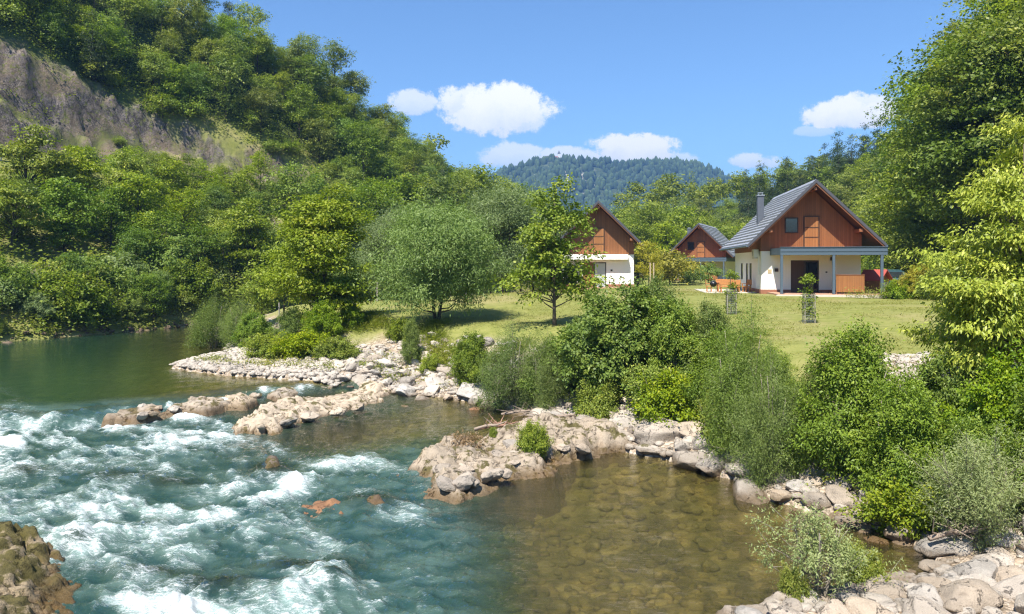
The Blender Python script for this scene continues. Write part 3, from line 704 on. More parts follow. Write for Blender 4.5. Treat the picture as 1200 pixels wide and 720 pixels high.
def crown_mesh(name, lobes, n1, n2, n_leaf, r1, r2, ll, lw, mat, seed, flat1=.6, flat2=.5, inner=.5, up=.55, droop=0., under=.3, tier=0.0, outw=.6, gaps=.0, wild=0.0, shoots=0, shoot_len=.8, shoot_up=1.0):
    """lobes -> n1 boughs -> n2 twigs each -> n_leaf leaves each"""
    rs = np.random.RandomState(seed)
    B, D = lobe_points(lobes, n1, rs, inner, under=under)
    if tier: B[:, 2] = np.round(B[:, 2] / tier + rs.normal(0, .12, len(B))) * tier
    if gaps:
        ext = np.ptp(B, 0).mean(); q = B / ext * 3.2; gn = fbm(q[:, 0] + seed, q[:, 1], q[:, 2], oct=3, seed=seed); kk = gn > np.quantile(gn, gaps); B, D = B[kk], D[kk]
    if wild: B = B + D * (rs.uniform(0, 1, len(B)) ** 3 * wild)[:, None]
    bt = rs.uniform(0, 1, len(B))
    off = rs.normal(0, 1, (len(B) * n2, 3)) * r1; off[:, 2] *= flat1
    C = np.repeat(B, n2, 0) + off; O = unit(np.repeat(D, n2, 0) + .3 * rs.normal(0, 1, C.shape))
    tc = np.clip(np.repeat(bt, n2) * .7 + rs.uniform(0, .3, len(C)), 0, 1)
    if shoots:                                 # young shoots that stand out of the crown
        ks = rs.choice(len(B), shoots); sd_ = unit(D[ks] * .8 + np.array([0, 0, .9]) * shoot_up + rs.normal(0, .35, (shoots, 3))); sl_ = rs.uniform(.35, 1.0, shoots) * shoot_len; m_ = 9
        f_ = np.linspace(0, 1, m_)[None, :, None]; sp = (B[ks][:, None] + sd_[:, None] * f_ * sl_[:, None, None] + np.array([0, 0, -.12]) * (f_ ** 2) * sl_[:, None, None]).reshape(-1, 3)
        SHOOTS.append((B[ks], B[ks] + sd_ * sl_[:, None]))
        C2 = sp + rs.normal(0, .02, sp.shape); C = np.concatenate([C, C2]); O = np.concatenate([O, np.repeat(sd_, m_, 0)]); tc = np.concatenate([tc, rs.uniform(.4, 1, len(C2))])
    return leaves_mesh(name, C, O, n_leaf, r2, flat2, ll, lw, mat, rs, up, droop, tc, outw), B

def limb_tubes(mb, base, top, r0, targets, rs, sides=7, r_end=.012, lean=.0, bend=.12):
    """a tapered, slightly crooked stem from base to top and limbs that leave it towards the targets"""
    base, top = np.array(base, float), np.array(top, float); H = np.linalg.norm(top - base)
    n = 8; ts = np.linspace(0, 1, n)
    wob = np.cumsum(rs.normal(0, bend * H / n * .6, (n, 3)), 0) * np.array([1, 1, .1]); wob[0] = 0
    P = base + (top - base) * ts[:, None] + wob * ts[:, None]
    rad = r0 * (1 - ts) ** .8 * .9 + r_end; rad[0] *= 1.35
    mb.tube([tuple(p) for p in P], list(rad), sides)
    for t in targets:
        t = np.array(t, float); f = np.clip((t[2] - base[2]) / (H + 1e-6) * .62, .12, .93)
        i = f * (n - 1); k = int(i); s = P[k] + (P[min(k + 1, n - 1)] - P[k]) * (i - k)
        rr = max(r_end, r0 * (1 - f) ** .8 * .5); ln = np.linalg.norm(t - s)
        mid1 = s + (t - s) * .35 + np.array([0, 0, -.04 * ln]) + rs.normal(0, .05 * ln, 3); mid2 = s + (t - s) * .7 + rs.normal(0, .05 * ln, 3)
        mb.tube([tuple(s), tuple(mid1), tuple(mid2), tuple(t)], [rr, rr * .7, rr * .42, r_end * .6], max(4, sides - 2), False)

SHOOTS = []
class Plant:
    """a prototype: crown and trunk meshes that copies share"""
    def __init__(s, kind, crown, trunk, H, bark=None):
        s.kind, s.crown, s.trunk, s.H = kind, crown, trunk, H
def make_plant(kind, lobes, seed, H, mat, bark=BARK, n1=60, n2=12, nl=12, r1=.35, r2=.14, ll=.12, lw=.07, r0=.12, stems=1, nlimb=16, stem_spread=.2, top=None, foliage='crown', wood='trunk', bend=.12, **kw):
    cm, B = crown_mesh(kind + '_' + foliage, lobes, n1, n2, nl, r1, r2, ll, lw, mat, seed, **kw)
    rs = np.random.RandomState(seed + 1000); mb = MB()
    B = B[rs.permutation(len(B))]
    for k in range(stems):
        a = rs.uniform(0, 6.28); e = np.array([math.cos(a), math.sin(a), 0])
        b0 = e * stem_spread * .35 * (stems > 1) + np.array([0, 0, -.25]); tp = np.array([0, 0, H * .9]) if top is None else np.array(top, float)
        if stems > 1: tp = np.array([0, 0, H * rs.uniform(.6, .92)]) + e * stem_spread * H
        tg = B[k::stems][:max(2, nlimb // stems)]
        limb_tubes(mb, b0, tp, r0 * (1 if stems == 1 else .75), tg, rs, bend=bend)
    if SHOOTS:
        for a_, c_ in zip(*SHOOTS.pop()): mb.tube([tuple(a_ - (c_ - a_) * .3), tuple((a_ + c_) / 2), tuple(c_)], [.008, .005, .002], 4, False)
    tm = mb.mesh(kind + '_' + wood, bark, 0, True)
    p = Plant(kind, cm, tm, H); p.names = (foliage, wood); return p
def plant(p, x, y, z=None, label=None, cat='tree', group=None, rz=0.0, sc=1.0, name=None, mat=None, scz=None):
    if z is None: z = gz(x, y) - .05
    e = empty(name or p.kind, (x, y, z), rz, (sc, sc, scz or sc)); tag(e, label, cat, group)
    c = link(p.names[0], p.crown, e)
    if mat is not None:
        c.material_slots[0].link = 'OBJECT'; c.material_slots[0].material = mat
    link(p.names[1], p.trunk, e)
    return e
def ball(H, w, z0=.25, n=5, seed=0, k=.55):
    """lobes of a roundish crown of height H and half-width w that starts at z0*H"""
    rs = np.random.RandomState(seed); zc = (1 + z0) / 2 * H; rz = (1 - z0) / 2 * H
    out = [(0, 0, zc, w * .78, w * .78, rz * .85)]
    for i in range(n):
        a = 6.283 * i / n + rs.uniform(-.4, .4); q = rs.uniform(-.55, .6)
        rr = w * k * (1 - .4 * abs(q)); out.append((math.cos(a) * rr, math.sin(a) * rr, zc + q * rz, w * rs.uniform(.42, .58), w * rs.uniform(.42, .58), rz * rs.uniform(.32, .48)))
    out.append((0, 0, H - rz * .35, w * .45, w * .45, rz * .35))
    return out
def cone(H, w, z0=.1, n=9):
    return [(0, 0, H * (z0 + (1 - z0) * (i + .5) / n), w * (1 - (i + .3) / n) ** .8 + .12, w * (1 - (i + .3) / n) ** .8 + .12, H * (1 - z0) / n * .75) for i in range(n)]

# ---- prototypes for the wooded slopes (about 10 m tall, seen from 60-200 m)
far_kw = dict(up=.8, gaps=.22, wild=.5, n2=9, nl=11, r1=.62, r2=.30, ll=.30, lw=.20, r0=.16, nlimb=12, inner=.45, under=.5)
HILL = [make_plant('broadleaf_tree', ball(9.5 + k * .5, 3.3 + .25 * (k % 3), .16, 6, k), 100 + k, 9.5 + k * .5, LM['hill'], n1=74, bark=BARK_D, **far_kw) for k in range(5)]
ASH = [make_plant('ash_tree', ball(12, 3.0, .3, 5, 20 + k), 120 + k, 12, LM['forest'], n1=58, bark=BARK, **{**far_kw, 'r1': .75}) for k in range(2)]
BUSHF = [make_plant('hillside_bush', ball(3.2, 2.2, .0, 5, 30 + k), 130 + k, 3.2, LM['hill'], n1=34, foliage='foliage', wood='stem', **{**far_kw, 'r0': .07, 'n2': 8, 'r1': .42, 'll': .26, 'lw': .18}) for k in range(3)]
SPRUCE = [make_plant('spruce_tree', cone(13, 2.4), 140 + k, 13, LM['spruce'], n1=110, bark=BARK_D, n2=7, nl=8, r1=.38, r2=.22, ll=.34, lw=.10, flat1=.45, flat2=.5, r0=.16, nlimb=10, inner=.5, droop=.5, under=.2) for k in range(2)]
BEECH = [make_plant('beech_tree', ball(15, 5.2, .12, 8, 40 + k, .62), 150 + k, 15, LM['dark'], n1=190, bark=BARK_D, gaps=.32, wild=1.7, n2=14, nl=16, r1=1.0, r2=.34, ll=.27, lw=.16, r0=.28, nlimb=26, inner=.45, flat1=.22, flat2=.4, under=.5) for k in range(3)]
print('far plants', round(time.time() - T0, 1))

def wh_(px, Y): return (px - 600) / F * Y
rs = np.random.RandomState(77)
def scatter(n_try, box, accept, mind, size=None):
    """points in a box that pass accept() and keep their distance"""
    xs = rs.uniform(box[0], box[1], n_try); ys = rs.uniform(box[2], box[3], n_try)
    g = ground(xs, ys, False); ok = accept(xs, ys, g)
    out = []; cell = {}
    for i in np.nonzero(ok)[0]:
        md = mind if size is None else mind * size(xs[i], ys[i]); cx, cy = int(xs[i] // mind), int(ys[i] // mind); bad = False
        for a in (-2, -1, 0, 1, 2):
            for c in (-2, -1, 0, 1, 2):
                for (u, v) in cell.get((cx + a, cy + c), ()):
                    if (u - xs[i]) ** 2 + (v - ys[i]) ** 2 < md * md: bad = True
        if not bad:
            cell.setdefault((cx, cy), []).append((xs[i], ys[i])); out.append((xs[i], ys[i], g[0][i], i))
    return out, g
def in_view(x, y, lo=-60, hi=1260): 
    p = 600 + F * x / np.maximum(y, 1); return (p > lo) & (p < hi) & (y > 8)
def seen(x, y, z, h):
    """rough test: does the top of something h tall at x,y rise above the bare land on the sight line to it"""
    t = np.linspace(.15, .985, 60); gzv = ground(x * t, y * t, False)[0]
    lim = ((gzv - CAMZ) / (y * t)).max(); return (z + h - CAMZ) / y > lim - .002

# the wood above the rock cutting and on the whole nose of the hill
acc = lambda x, y, g: in_view(x, y) & (g[5] > np.where(np.interp(g[8], *CLIFF) > .8, 37.3 + .34 * np.interp(g[8], *CLIFF), 6.0)) & (g[0] > 2)
pts, g = scatter(24000, (-150, 30, 45, 215), acc, 2.9)
pts = [p for p in pts if seen(p[0], p[1], p[2], 8)]
pts.sort(key=lambda p: math.hypot(p[0], p[1]))
print('hill trees', len(pts))
LEFTOVER = []
lab = {'broadleaf_tree': 'round green broadleaf tree in the dense wood on the steep hill across the river',
       'ash_tree': 'taller loose-crowned tree in the dense wood on the steep hill across the river',
       'spruce_tree': 'dark pointed spruce among the broadleaf wood on the steep hill across the river'}
n_ind = 0
for i, (x, y, z, _) in enumerate(pts):
    r_ = rs.uniform(); kind = HILL[rs.randint(5)] if r_ < .80 else ASH[rs.randint(2)] if r_ < .95 else SPRUCE[rs.randint(2)]
    if z > 38 and r_ < .3: kind = ASH[0]
    s_ = rs.uniform(.45, .82) * (.85 if y < 85 else 1.0); rz = rs.uniform(0, 6.28)
    m_ = LM['dark'] if rs.uniform() < .22 else LM['forest'] if rs.uniform() < .3 else None
    px_ = 600 + F * x / y
    if n_ind < 225:
        plant(kind, x, y, z - .4, lab[kind.kind], 'tree', 'trees in the wood on the hill across the river', rz, s_, mat=m_, scz=s_ * rs.uniform(.85, 1.2)); n_ind += 1
    else: LEFTOVER.append((kind, x, y, z - .4, rz, s_))
# bushes along the foot of the wood, over the rock cutting's edge
acc = lambda x, y, g: in_view(x, y) & (g[5] > 36.4 + .34 * np.interp(g[8], *CLIFF)) & (g[5] < 42) & (np.interp(g[8], *CLIFF) > .5)
pts, g = scatter(900, (-110, -10, 45, 130), acc, 2.6)
for (x, y, z, _) in pts[:110]:
    s_ = rs.uniform(.6, 1.1)
    plant(BUSHF[rs.randint(3)], x, y, z - .3, 'round green bush at the lower edge of the wood above the rock cutting', 'bush', 'bushes above the rock cutting', rs.uniform(0, 6), s_)
acc = lambda x, y, g: in_view(x, y) & (g[5] > 33.5) & (g[5] < 37) & (np.interp(g[8], *CLIFF) > 2)
pts, g = scatter(500, (-110, -10, 45, 130), acc, 4.5)
for (x, y, z, _) in pts[:20]:
    plant(BUSHF[rs.randint(3)], x, y, z - .2, 'small bush rooted in the bare rock of the road cutting', 'bush', 'bushes rooted in the rock cutting', rs.uniform(0, 6), rs.uniform(.25, .55))
for i, (px_, Y_, h_) in enumerate([(538, 112, 12), (556, 118, 13), (572, 122, 12.5), (590, 126, 12), (604, 132, 11.5), (618, 136, 10.5)]):
    x = wh_(px_, Y_); k_ = [ASH[0], HILL[1], HILL[3]][i % 3]
    plant(k_, x, Y_, gz(x, Y_) - .4, 'tall tree on the last spur of the wooded hill, before the far mountain', 'tree', 'tall trees on the last spur of the hill', i * 2.0, h_ / k_.H)
# the slope between the river and the road: bushes and small trees with grass between
acc = lambda x, y, g: in_view(x, y) & (g[5] > 1.2) & (g[5] < 26.5) & (g[8] < 6)
pts, g = scatter(1500, (-70, 0, 40, 118), acc, 3.1)
nb = 0
for (x, y, z, i) in pts:
    d_ = g[5][i]; u = rs.uniform(); px_ = 600 + F * x / y
    if d_ > 17 and px_ < 360 and rs.uniform() < .7: continue
    if u < .5:
        s_ = rs.uniform(.38, .72) if d_ > 5 else rs.uniform(.3, .5)
        plant(HILL[rs.randint(5)], x, y, z - .3, 'small broadleaf tree on the slope between river and hillside road', 'tree', 'small trees between river and road', rs.uniform(0, 6), s_, name='small_tree', mat=LM['bright'] if rs.uniform() < .3 else LM['dark'] if rs.uniform() < .3 else None)
    elif u < .95:
        s_ = rs.uniform(.45, .95)
        plant(BUSHF[rs.randint(3)], x, y, z - .2, 'green bush on the grassy slope between river and hillside road', 'bush', 'bushes between river and road', rs.uniform(0, 6), s_, mat=LM['grey'] if rs.uniform() < .2 else LM['bush'] if rs.uniform() < .5 else None)
# taller trees that stand on that slope under the road
for (px_, Y_, h_, k) in [(75, 60, 6.5, 0), (130, 63, 6.0, 1), (185, 62, 6, 2), (232, 64, 6.0, 3), (262, 66, 5.5, 4), (300, 68, 5.0, 0), (330, 72, 6.0, 1), (350, 84, 10, 2), (405, 86, 9.5, 3), (440, 92, 10, 4), (480, 98, 11, 0), (515, 100, 12, 1), (548, 104, 12, 2), (160, 60, 5.0, 3), (20, 58, 5.5, 4), (210, 61, 5, 0)]:
    x = (px_ - 600) / F * Y_
    plant(HILL[k], x, Y_, gz(x, Y_) - .3, 'dense broadleaf tree standing on the lower slope below the hillside road', 'tree', 'larger trees below the hillside road', px_ * .7, h_ / HILL[k].H, mat=LM['dark'] if k % 2 else LM['bush'])

for i, px_ in enumerate(np.linspace(125, 440, 22)):
    Yq = np.linspace(55, 130, 300); gq = ground((px_ - 600) / F * Yq, Yq, False)[5]; tgt = 20 + 5 * ((i * 37) % 5) / 4; Y_ = float(Yq[np.argmax(gq > tgt)]); x = (px_ - 600) / F * Y_
    k_ = HILL[i % 5] if i % 3 else ASH[i % 2]; h_ = 4.0 + 1.8 * ((i * 53) % 7) / 6
    plant(k_, x, Y_, gz(x, Y_) - .3, 'young tree on the steep edge right below the hillside road', 'tree', 'young trees below the hillside road', px_, h_ / k_.H, name='young_tree', mat=LM['bright'] if i % 4 == 0 else None)
# woods behind the houses and up the right side
pts, g = scatter(2600, (-30, 130, 100, 215), lambda x, y, g: in_view(x, y, 380, 1290) & (g[5] < 0) & ((g[6] > 0) | (y > 108)) & (y < 212) & (g[7] > 0), 5.0)
pts = [p for p in pts if seen(p[0], p[1], p[2], 9) and not (-6 < p[0] < 60 and 60 < p[1] < 112)]
pts.sort(key=lambda p: p[1])
print('back trees', len(pts)); n_ind = 0
lab2 = {'broadleaf_tree': 'round broadleaf tree, one of many alike in the woods behind the chalets',
        'ash_tree': 'tall loose-crowned tree, one of many alike in the woods behind the chalets',
        'spruce_tree': 'dark spruce with a pointed top in the woods behind the chalets'}
for (x, y, z, _) in pts:
    px_ = 600 + F * x / y; u = rs.uniform()
    pc = .45 if px_ > 880 and y > 150 else .06
    kind = SPRUCE[rs.randint(2)] if u < pc else ASH[rs.randint(2)] if u < pc + .2 else HILL[rs.randint(5)]
    s_ = rs.uniform(.7, 1.05) * (1.0 if y < 150 else .85)
    if px_ < 800: s_ *= 1.18
    if n_ind < 150:
        plant(kind, x, y, z - .3, lab2[kind.kind], 'tree', 'trees in the woods behind the chalets', rs.uniform(0, 6), s_, mat=None if kind in SPRUCE else LM['forest'] if rs.uniform() < .7 else LM['horn']); n_ind += 1
    else: LEFTOVER.append((kind, x, y, z - .3, rs.uniform(0, 6), s_))
# what remains of the woods becomes one mass
if LEFTOVER:
    Vs, Ts = [], []
    for (k, x, y, z, rz, s_) in LEFTOVER:
        nvt = len(k.crown.vertices); co = np.empty(nvt * 3, np.float32); k.crown.vertices.foreach_get('co', co); co = co.reshape(-1, 4, 3)
        tt = np.empty(nvt, np.float32); k.crown.attributes['tint'].data.foreach_get('value', tt); tt = tt.reshape(-1, 4)
        pick = rs.permutation(len(co))[:1000]; co = co[pick]; tt = tt[pick]
        cc = co.mean(1, keepdims=True); co = cc + (co - cc) * 2.1
        c_, s2 = math.cos(rz), math.sin(rz); co = co * s_
        co = np.stack([co[..., 0] * c_ - co[..., 1] * s2 + x, co[..., 0] * s2 + co[..., 1] * c_ + y, co[..., 2] + z], -1)
        Vs.append(co.reshape(-1, 3)); Ts.append(tt.ravel())
    Vs = np.concatenate(Vs); Ts = np.concatenate(Ts)
    tag(link('distant_woods', npmesh('distant_woods', Vs, np.arange(len(Vs)).reshape(-1, 4), LM['forest'], False, {'tint': Ts})), kind='stuff')
print('leftover', len(LEFTOVER), round(time.time() - T0, 1))
# the dark beech wood that towers on the right
BE = [(1118, 60, 11), (1140, 58, 14), (1180, 54, 15), (1225, 52, 16), (1108, 72, 13), (1132, 70, 15), (1165, 66, 17), (1210, 64, 18), (1118, 82, 16), (1150, 78, 17), (1195, 76, 18), (1240, 74, 18), (1128, 92, 18), (1170, 90, 18), (1215, 88, 18), (1265, 60, 16), (1100, 97, 13), (1090, 94, 16), (1150, 100, 17), (1190, 100, 18), (1235, 98, 18), (1290, 80, 18)]
for i, (px_, Y_, h_) in enumerate(BE):
    x = (px_ - 600) / F * Y_
    plant(BEECH[i % 3], x, Y_, gz(x, Y_) - .5, 'tall dense dark green tree in the wood that towers beside the chalets', 'tree', 'tall trees beside the chalets', i * 1.3, h_ / 15 * 1.06, mat=[LM['hill'], LM['forest'], LM['dark']][i % 3])
for i, (px_, Y_, h_) in enumerate([(1050, 68, 9), (1078, 66, 8.5), (1035, 92, 10), (1012, 110, 10), (990, 120, 10), (1065, 62, 6.0)]):
    x = (px_ - 600) / F * Y_
    plant(HILL[i % 5], x, Y_, gz(x, Y_) - .4, 'fresh green tree in front of the tall dark wood beside the chalets', 'tree', 'fresh green trees before the dark wood', i * 2.1, h_ / HILL[i % 5].H, mat=LM['horn'])
for i in range(26):
    px_ = 862 + (i * 61) % 168; Y_ = 150 + (i * 37) % 36; x = wh_(px_, Y_); h_ = 12 + (i * 7) % 5
    plant(SPRUCE[i % 2], x, Y_, gz(x, Y_) - .4, 'dark spruce standing out among the woods on the slope above the largest chalet', 'tree', 'dark spruces above the largest chalet', i * 1.7, h_ / 13)
for i in range(16):
    px_ = 905 + (i * 47) % 130; Y_ = 128 + (i * 29) % 44; x = wh_(px_, Y_); k_ = [ASH[0], HILL[2], HILL[4]][i % 3]
    plant(k_, x, Y_, gz(x, Y_) - .4, 'tall broadleaf tree on the wooded slope above the largest chalet', 'tree', 'tall broadleaf trees above the largest chalet', i * 1.7, (9.0 + (i * 5) % 4) / k_.H, mat=LM['forest'] if i % 2 else None)
# low growth that covers the slopes between the trees
def ground_cover(name, pts, n_leaf, spread, flat, ll, lw, mat, seed, lift=.15, up=.7):
    rs2 = np.random.RandomState(seed); C = np.array([(x, y, z + lift) for x, y, z in pts]); O = np.tile([0, 0, 1.0], (len(C), 1))
    tc = np.clip(.5 + .7 * fbm(C[:, 0] * .3, C[:, 1] * .3, oct=3, seed=seed) + rs2.uniform(-.2, .2, len(C)), 0, 1)
    return tag(link(name, leaves_mesh(name, C, O, n_leaf, spread, flat, ll, lw, mat, rs2, up=up, tintC=tc)), kind='stuff')
def rand_pts(n, box, accept, seed):
    rr = np.random.RandomState(seed); xs = rr.uniform(box[0], box[1], n); ys = rr.uniform(box[2], box[3], n); g = ground(xs, ys, False)
    ok = accept(xs, ys, g); return list(zip(xs[ok], ys[ok], g[0][ok]))
pp = rand_pts(26000, (-120, 20, 44, 170), lambda x, y, g: in_view(x, y) & (g[5] > .8) & ((g[5] < 27.5) | (g[5] > 37.0 + .34 * np.interp(g[8], *CLIFF)) | (np.interp(g[8], *CLIFF) < .5)) & (g[2] < .35 + .5 * (x > 0)), 6)
print('undergrowth', len(pp))
pp = [q for q, k in zip(pp, fbm(np.array([p_[0] for p_ in pp]) * .16, np.array([p_[1] for p_ in pp]) * .16, oct=3, seed=14)) if (k > -.12 or q[2] > 19) and (q[2] > 4.2 or k > .10)]; pp = pp[:8600]
ground_cover('hillside_undergrowth', pp[:4600], 62, .70, .42, .24, .15, LM['bright'], 8, .3)
ground_cover('hillside_scrub', pp[4600:], 90, 1.0, .6, .26, .16, LM['bright'], 9, .9)
pp = rand_pts(3000, (-110, -10, 50, 125), lambda x, y, g: in_view(x, y) & (g[5] > 33.5) & (g[5] < 39) & (np.interp(g[8], *CLIFF) > 1) & (fbm(x * .3, y * .3, oct=3, seed=4) > .08), 16)
ground_cover('cutting_weeds', pp[:900], 26, .5, .5, .22, .12, LM['weed'], 12, .1)
pp = rand_pts(9000, (30, 120, 30, 125), lambda x, y, g: in_view(x, y) & (g[6] > .5), 17)
ground_cover('woodland_undergrowth', pp[:1500], 55, .8, .5, .30, .2, LM['hill'], 13, .3)
print('woods', round(time.time() - T0, 1))
# ---------------------------------------------------------------- rocks
def rock_mesh(name, seed, sub=4, cuts=9, rough=.09, sq=(1, .8, .62), cutd=(.62, .92)):
    rs2 = np.random.RandomState(seed); bm = bmesh.new(); bmesh.ops.create_icosphere(bm, subdivisions=sub, radius=1)
    me = bpy.data.meshes.new(name); bm.to_mesh(me); bm.free()
    n = len(me.vertices); co = np.empty(n * 3, np.float32); me.vertices.foreach_get('co', co); P = co.reshape(-1, 3).astype(float)
    o = rs2.uniform(-50, 50, 3)
    P *= (1 + .22 * fbm(P[:, 0] * 1.1 + o[0], P[:, 1] * 1.1 + o[1], P[:, 2] * 1.1 + o[2], oct=2, seed=seed))[:, None]
    for k in range(cuts):
        nn = unit(rs2.normal(0, 1, 3)); dd = rs2.uniform(*cutd); ex = P @ nn - dd
        P -= np.maximum(ex, 0)[:, None] * nn * .93
    P += P * (rough * fbm(P[:, 0] * 3 + o[0], P[:, 1] * 3, P[:, 2] * 3 + o[1], oct=4, seed=seed + 1) + rough * .5 * ridged(P[:, 0] * 2.2, P[:, 1] * 2.2 + o[2], P[:, 2] * 3.4, oct=3, seed=seed + 2))[:, None]
    P *= np.array(sq)
    me.vertices.foreach_set('co', P.astype(np.float32).ravel())
    me.polygons.foreach_set('use_smooth', np.ones(len(me.polygons), bool)); me.update(); return me
BOULD = [rock_mesh('boulder_%d' % k, 300 + k, 4, 10, .09, (1, .62 + .08 * (k % 4), .48 + .06 * (k % 5))) for k in range(12)]
SMALL = [rock_mesh('stone_%d' % k, 350 + k, 3, 6, .06, (1, .8, .6), (.7, .95)) for k in range(6)]
def boulder(x, y, z, s, mat, label, group, rz=None, me=None, tilt=.25, cat='rock', name='boulder', scv=None):
    me = me or BOULD[rs.randint(len(BOULD))]
    if s < .42 and name == 'boulder': name, cat = 'stone', 'stone'
    o = link(name, me); o.location = (x, y, z); o.rotation_euler = (rs.uniform(-tilt, tilt), rs.uniform(-tilt, tilt), rs.uniform(0, 6.28) if rz is None else rz)
    o.scale = (s, s, s * .82) if scv is None else scv
    if not me.materials: me.materials.append(mat)
    o.material_slots[0].link = 'OBJECT'; o.material_slots[0].material = mat
    return tag(o, label, cat, group)

def outcrop(name, poly_px, zw, h, mat, label, seed, res=.055, strata=.16, edge=.5, lean=(0, 0), rough=.16, world=False, group=None, pits=.05, en=.42):
    """a low outcrop of solid rock: outline on the water, stepped and pitted top, sides that go down under the water"""
    poly = poly_px if world else [unp(p[0], p[1], zw) for p in poly_px]
    P = np.array(poly); x0, y0 = P.min(0) - .8; x1, y1 = P.max(0) + .8
    nx, ny = int((x1 - x0) / res) + 1, int((y1 - y0) / res) + 1
    X, Y = np.meshgrid(np.linspace(x0, x1, nx), np.linspace(y0, y1, ny), indexing='ij')
    db, _, _ = seg_dist(X, Y, poly, True); d = np.where(inside(X, Y, poly), db, -db)
    n = fbm(X * 1.1, Y * 1.1, oct=5, seed=seed); nl = fbm(X * .45, Y * .45, oct=2, seed=seed + 5)
    d = d + n * en + .3 * en * fbm(X * 5, Y * 5, oct=2, seed=seed + 8)
    top = h * (.55 + .75 * (nl + .35)) * sst(-.05, edge * 2.6, d) + rough * n + (X - P[:, 0].mean()) * lean[0] + (Y - P[:, 1].mean()) * lean[1]
    st = top / strata; q = np.floor(st); fr = st - q; top = (q + sst(.55, 1.0, fr)) * strata * .75 + top * .25
    cr = np.abs(vnoise(X * 1.3 + n, Y * .9 + n, 0, seed + 9)); top = top - .16 * (1 - sst(0, .09, cr)) * (top > .1)
    top = top - pits * sst(.15, .5, fbm(X * 4.5, Y * 4.5, oct=3, seed=seed + 3)) + .025 * fbm(X * 9, Y * 9, oct=3, seed=seed + 4)
    z = zw + np.where(d > 0, np.minimum(.02 + top, d * 2.2 + .02), d * 2.6 + .25 * n)
    zmin = zw - 1.35
    z = np.maximum(z, zmin)
    V = np.stack([X, Y, z], -1).reshape(-1, 3); fq = grid_faces(nx, ny); keep = (z.ravel()[fq] > zmin + .01).any(1); fq = fq[keep]
    used = np.unique(fq); rm = np.full(len(V), -1); rm[used] = np.arange(len(used))
    c = P.mean(0); V = V[used] - np.array([c[0], c[1], zw])
    o = link(name, npmesh(name, V, rm[fq], mat, True)); o.location = (c[0], c[1], zw)
    return tag(o, label, 'rock', group)
GB = 'boulders along the river bank'
outcrop('rock_spur', [(268, 512), (282, 497), (330, 484), (370, 470), (408, 462), (440, 455), (462, 462), (455, 476), (420, 484), (398, 492), (360, 504), (320, 515), (288, 519)], 0, .62, ROCK_L,
        'long flat pale rock spur with a dark overhung tip, running out toward the small cascades', 401, strata=.24, edge=.30, rough=.09)
outcrop('rock_spur', [(472, 556), (488, 540), (520, 531), (560, 525), (600, 516), (645, 508), (690, 506), (735, 512), (738, 528), (700, 536), (655, 546), (640, 556), (600, 566), (570, 578), (530, 588), (500, 584), (486, 568)], 0, .55, ROCK_L,
        'broad knobbly pinkish rock spur in the river with a green bush growing on it', 402, strata=.14, edge=.3, rough=.22, pits=.1)
outcrop('rock_shelf', [(-60, 600), (0, 606), (22, 622), (32, 645), (52, 655), (62, 680), (84, 692), (88, 720), (70, 760), (-80, 790)], 0, .75, ROCK_M,
        'mossy brown rock shelf beside the rapids, cut off by the picture corner', 403, res=.035, edge=.3, rough=.22, strata=.18, pits=.1)
outcrop('rock_slab', [(815, 724), (880, 706), (960, 690), (1040, 684), (1110, 690), (1180, 688), (1260, 700), (1300, 760), (900, 800), (800, 760)], 0, .36, ROCK_P,
        'flat pinkish rock slab at the water edge under the pale airy willow', 404, res=.035, edge=.2, rough=.12, strata=.10)
outcrop('river_ledge', [(128, 492), (135, 481), (185, 474), (225, 468), (262, 462), (300, 457), (335, 451), (375, 446), (420, 449), (412, 456), (360, 460), (318, 466), (285, 473), (240, 481), (185, 487)], .26, .09, ROCK_B,
        'low broken ledge of brown rock crossing the river from gravel bar to rapids', 419, res=.05, edge=.25, strata=.08, rough=.26)
for i, (poly, lb, mt, hh) in enumerate([
    ([(128, 488), (150, 476), (185, 473), (192, 482), (160, 490)], 'dark wet rock at the end of the river ledge, whitewater spilling over it', ROCK_D, .30),
    ([(198, 479), (215, 470), (250, 466), (262, 474), (240, 480)], 'brown wet rock in the river ledge between two thin cascades', ROCK_P, .34),
    ([(262, 474), (272, 463), (296, 460), (300, 468), (286, 474)], 'small rounded brown rock in the river ledge beside the foaming gap', ROCK_D, .30),
    ([(316, 464), (322, 452), (350, 449), (352, 458), (340, 466)], 'pale flat-topped rock in the river ledge between two bright little falls', ROCK_P, .42),
    ([(330, 456), (340, 447), (362, 446), (366, 454), (352, 458)], 'rounded tan rock at the shore end of the river ledge', ROCK_P, .40)]):
    outcrop('ledge_rock', poly, .36, hh * .42, ROCK_B, lb, 420 + i, res=.05, edge=.22, strata=.1, rough=.14, en=.14)
outcrop('submerged_rock', [(345, 600), (372, 586), (405, 584), (420, 592), (400, 602), (365, 606)], -.02, .36, ROCK_O, 'rust-coloured rock barely above the water in the middle of the rapids', 431, edge=.3, strata=.3, en=.12, rough=.08)
outcrop('submerged_rock', [(405, 596), (430, 584), (465, 588), (478, 600), (450, 608), (420, 606)], -.02, .42, ROCK_D, 'dark rock awash in the rapids next to the rust-coloured rock', 432, edge=.3, strata=.3, en=.12, rough=.08)
outcrop('submerged_rock', [(285, 560), (305, 545), (335, 543), (348, 553), (325, 563), (300, 565)], -.02, .42, ROCK_D, 'black smooth rock awash in the rapids, the uppermost one', 433, edge=.3, strata=.3, en=.12, rough=.08)
outcrop('submerged_rock', [(190, 700), (225, 682), (290, 676), (330, 684), (300, 700), (240, 708)], -.08, .16, ROCK_D, 'broad dark rock under the fast water at the lower edge', 434, edge=.3, strata=.3, en=.12, rough=.08)
print('outcrops', round(time.time() - T0, 1))

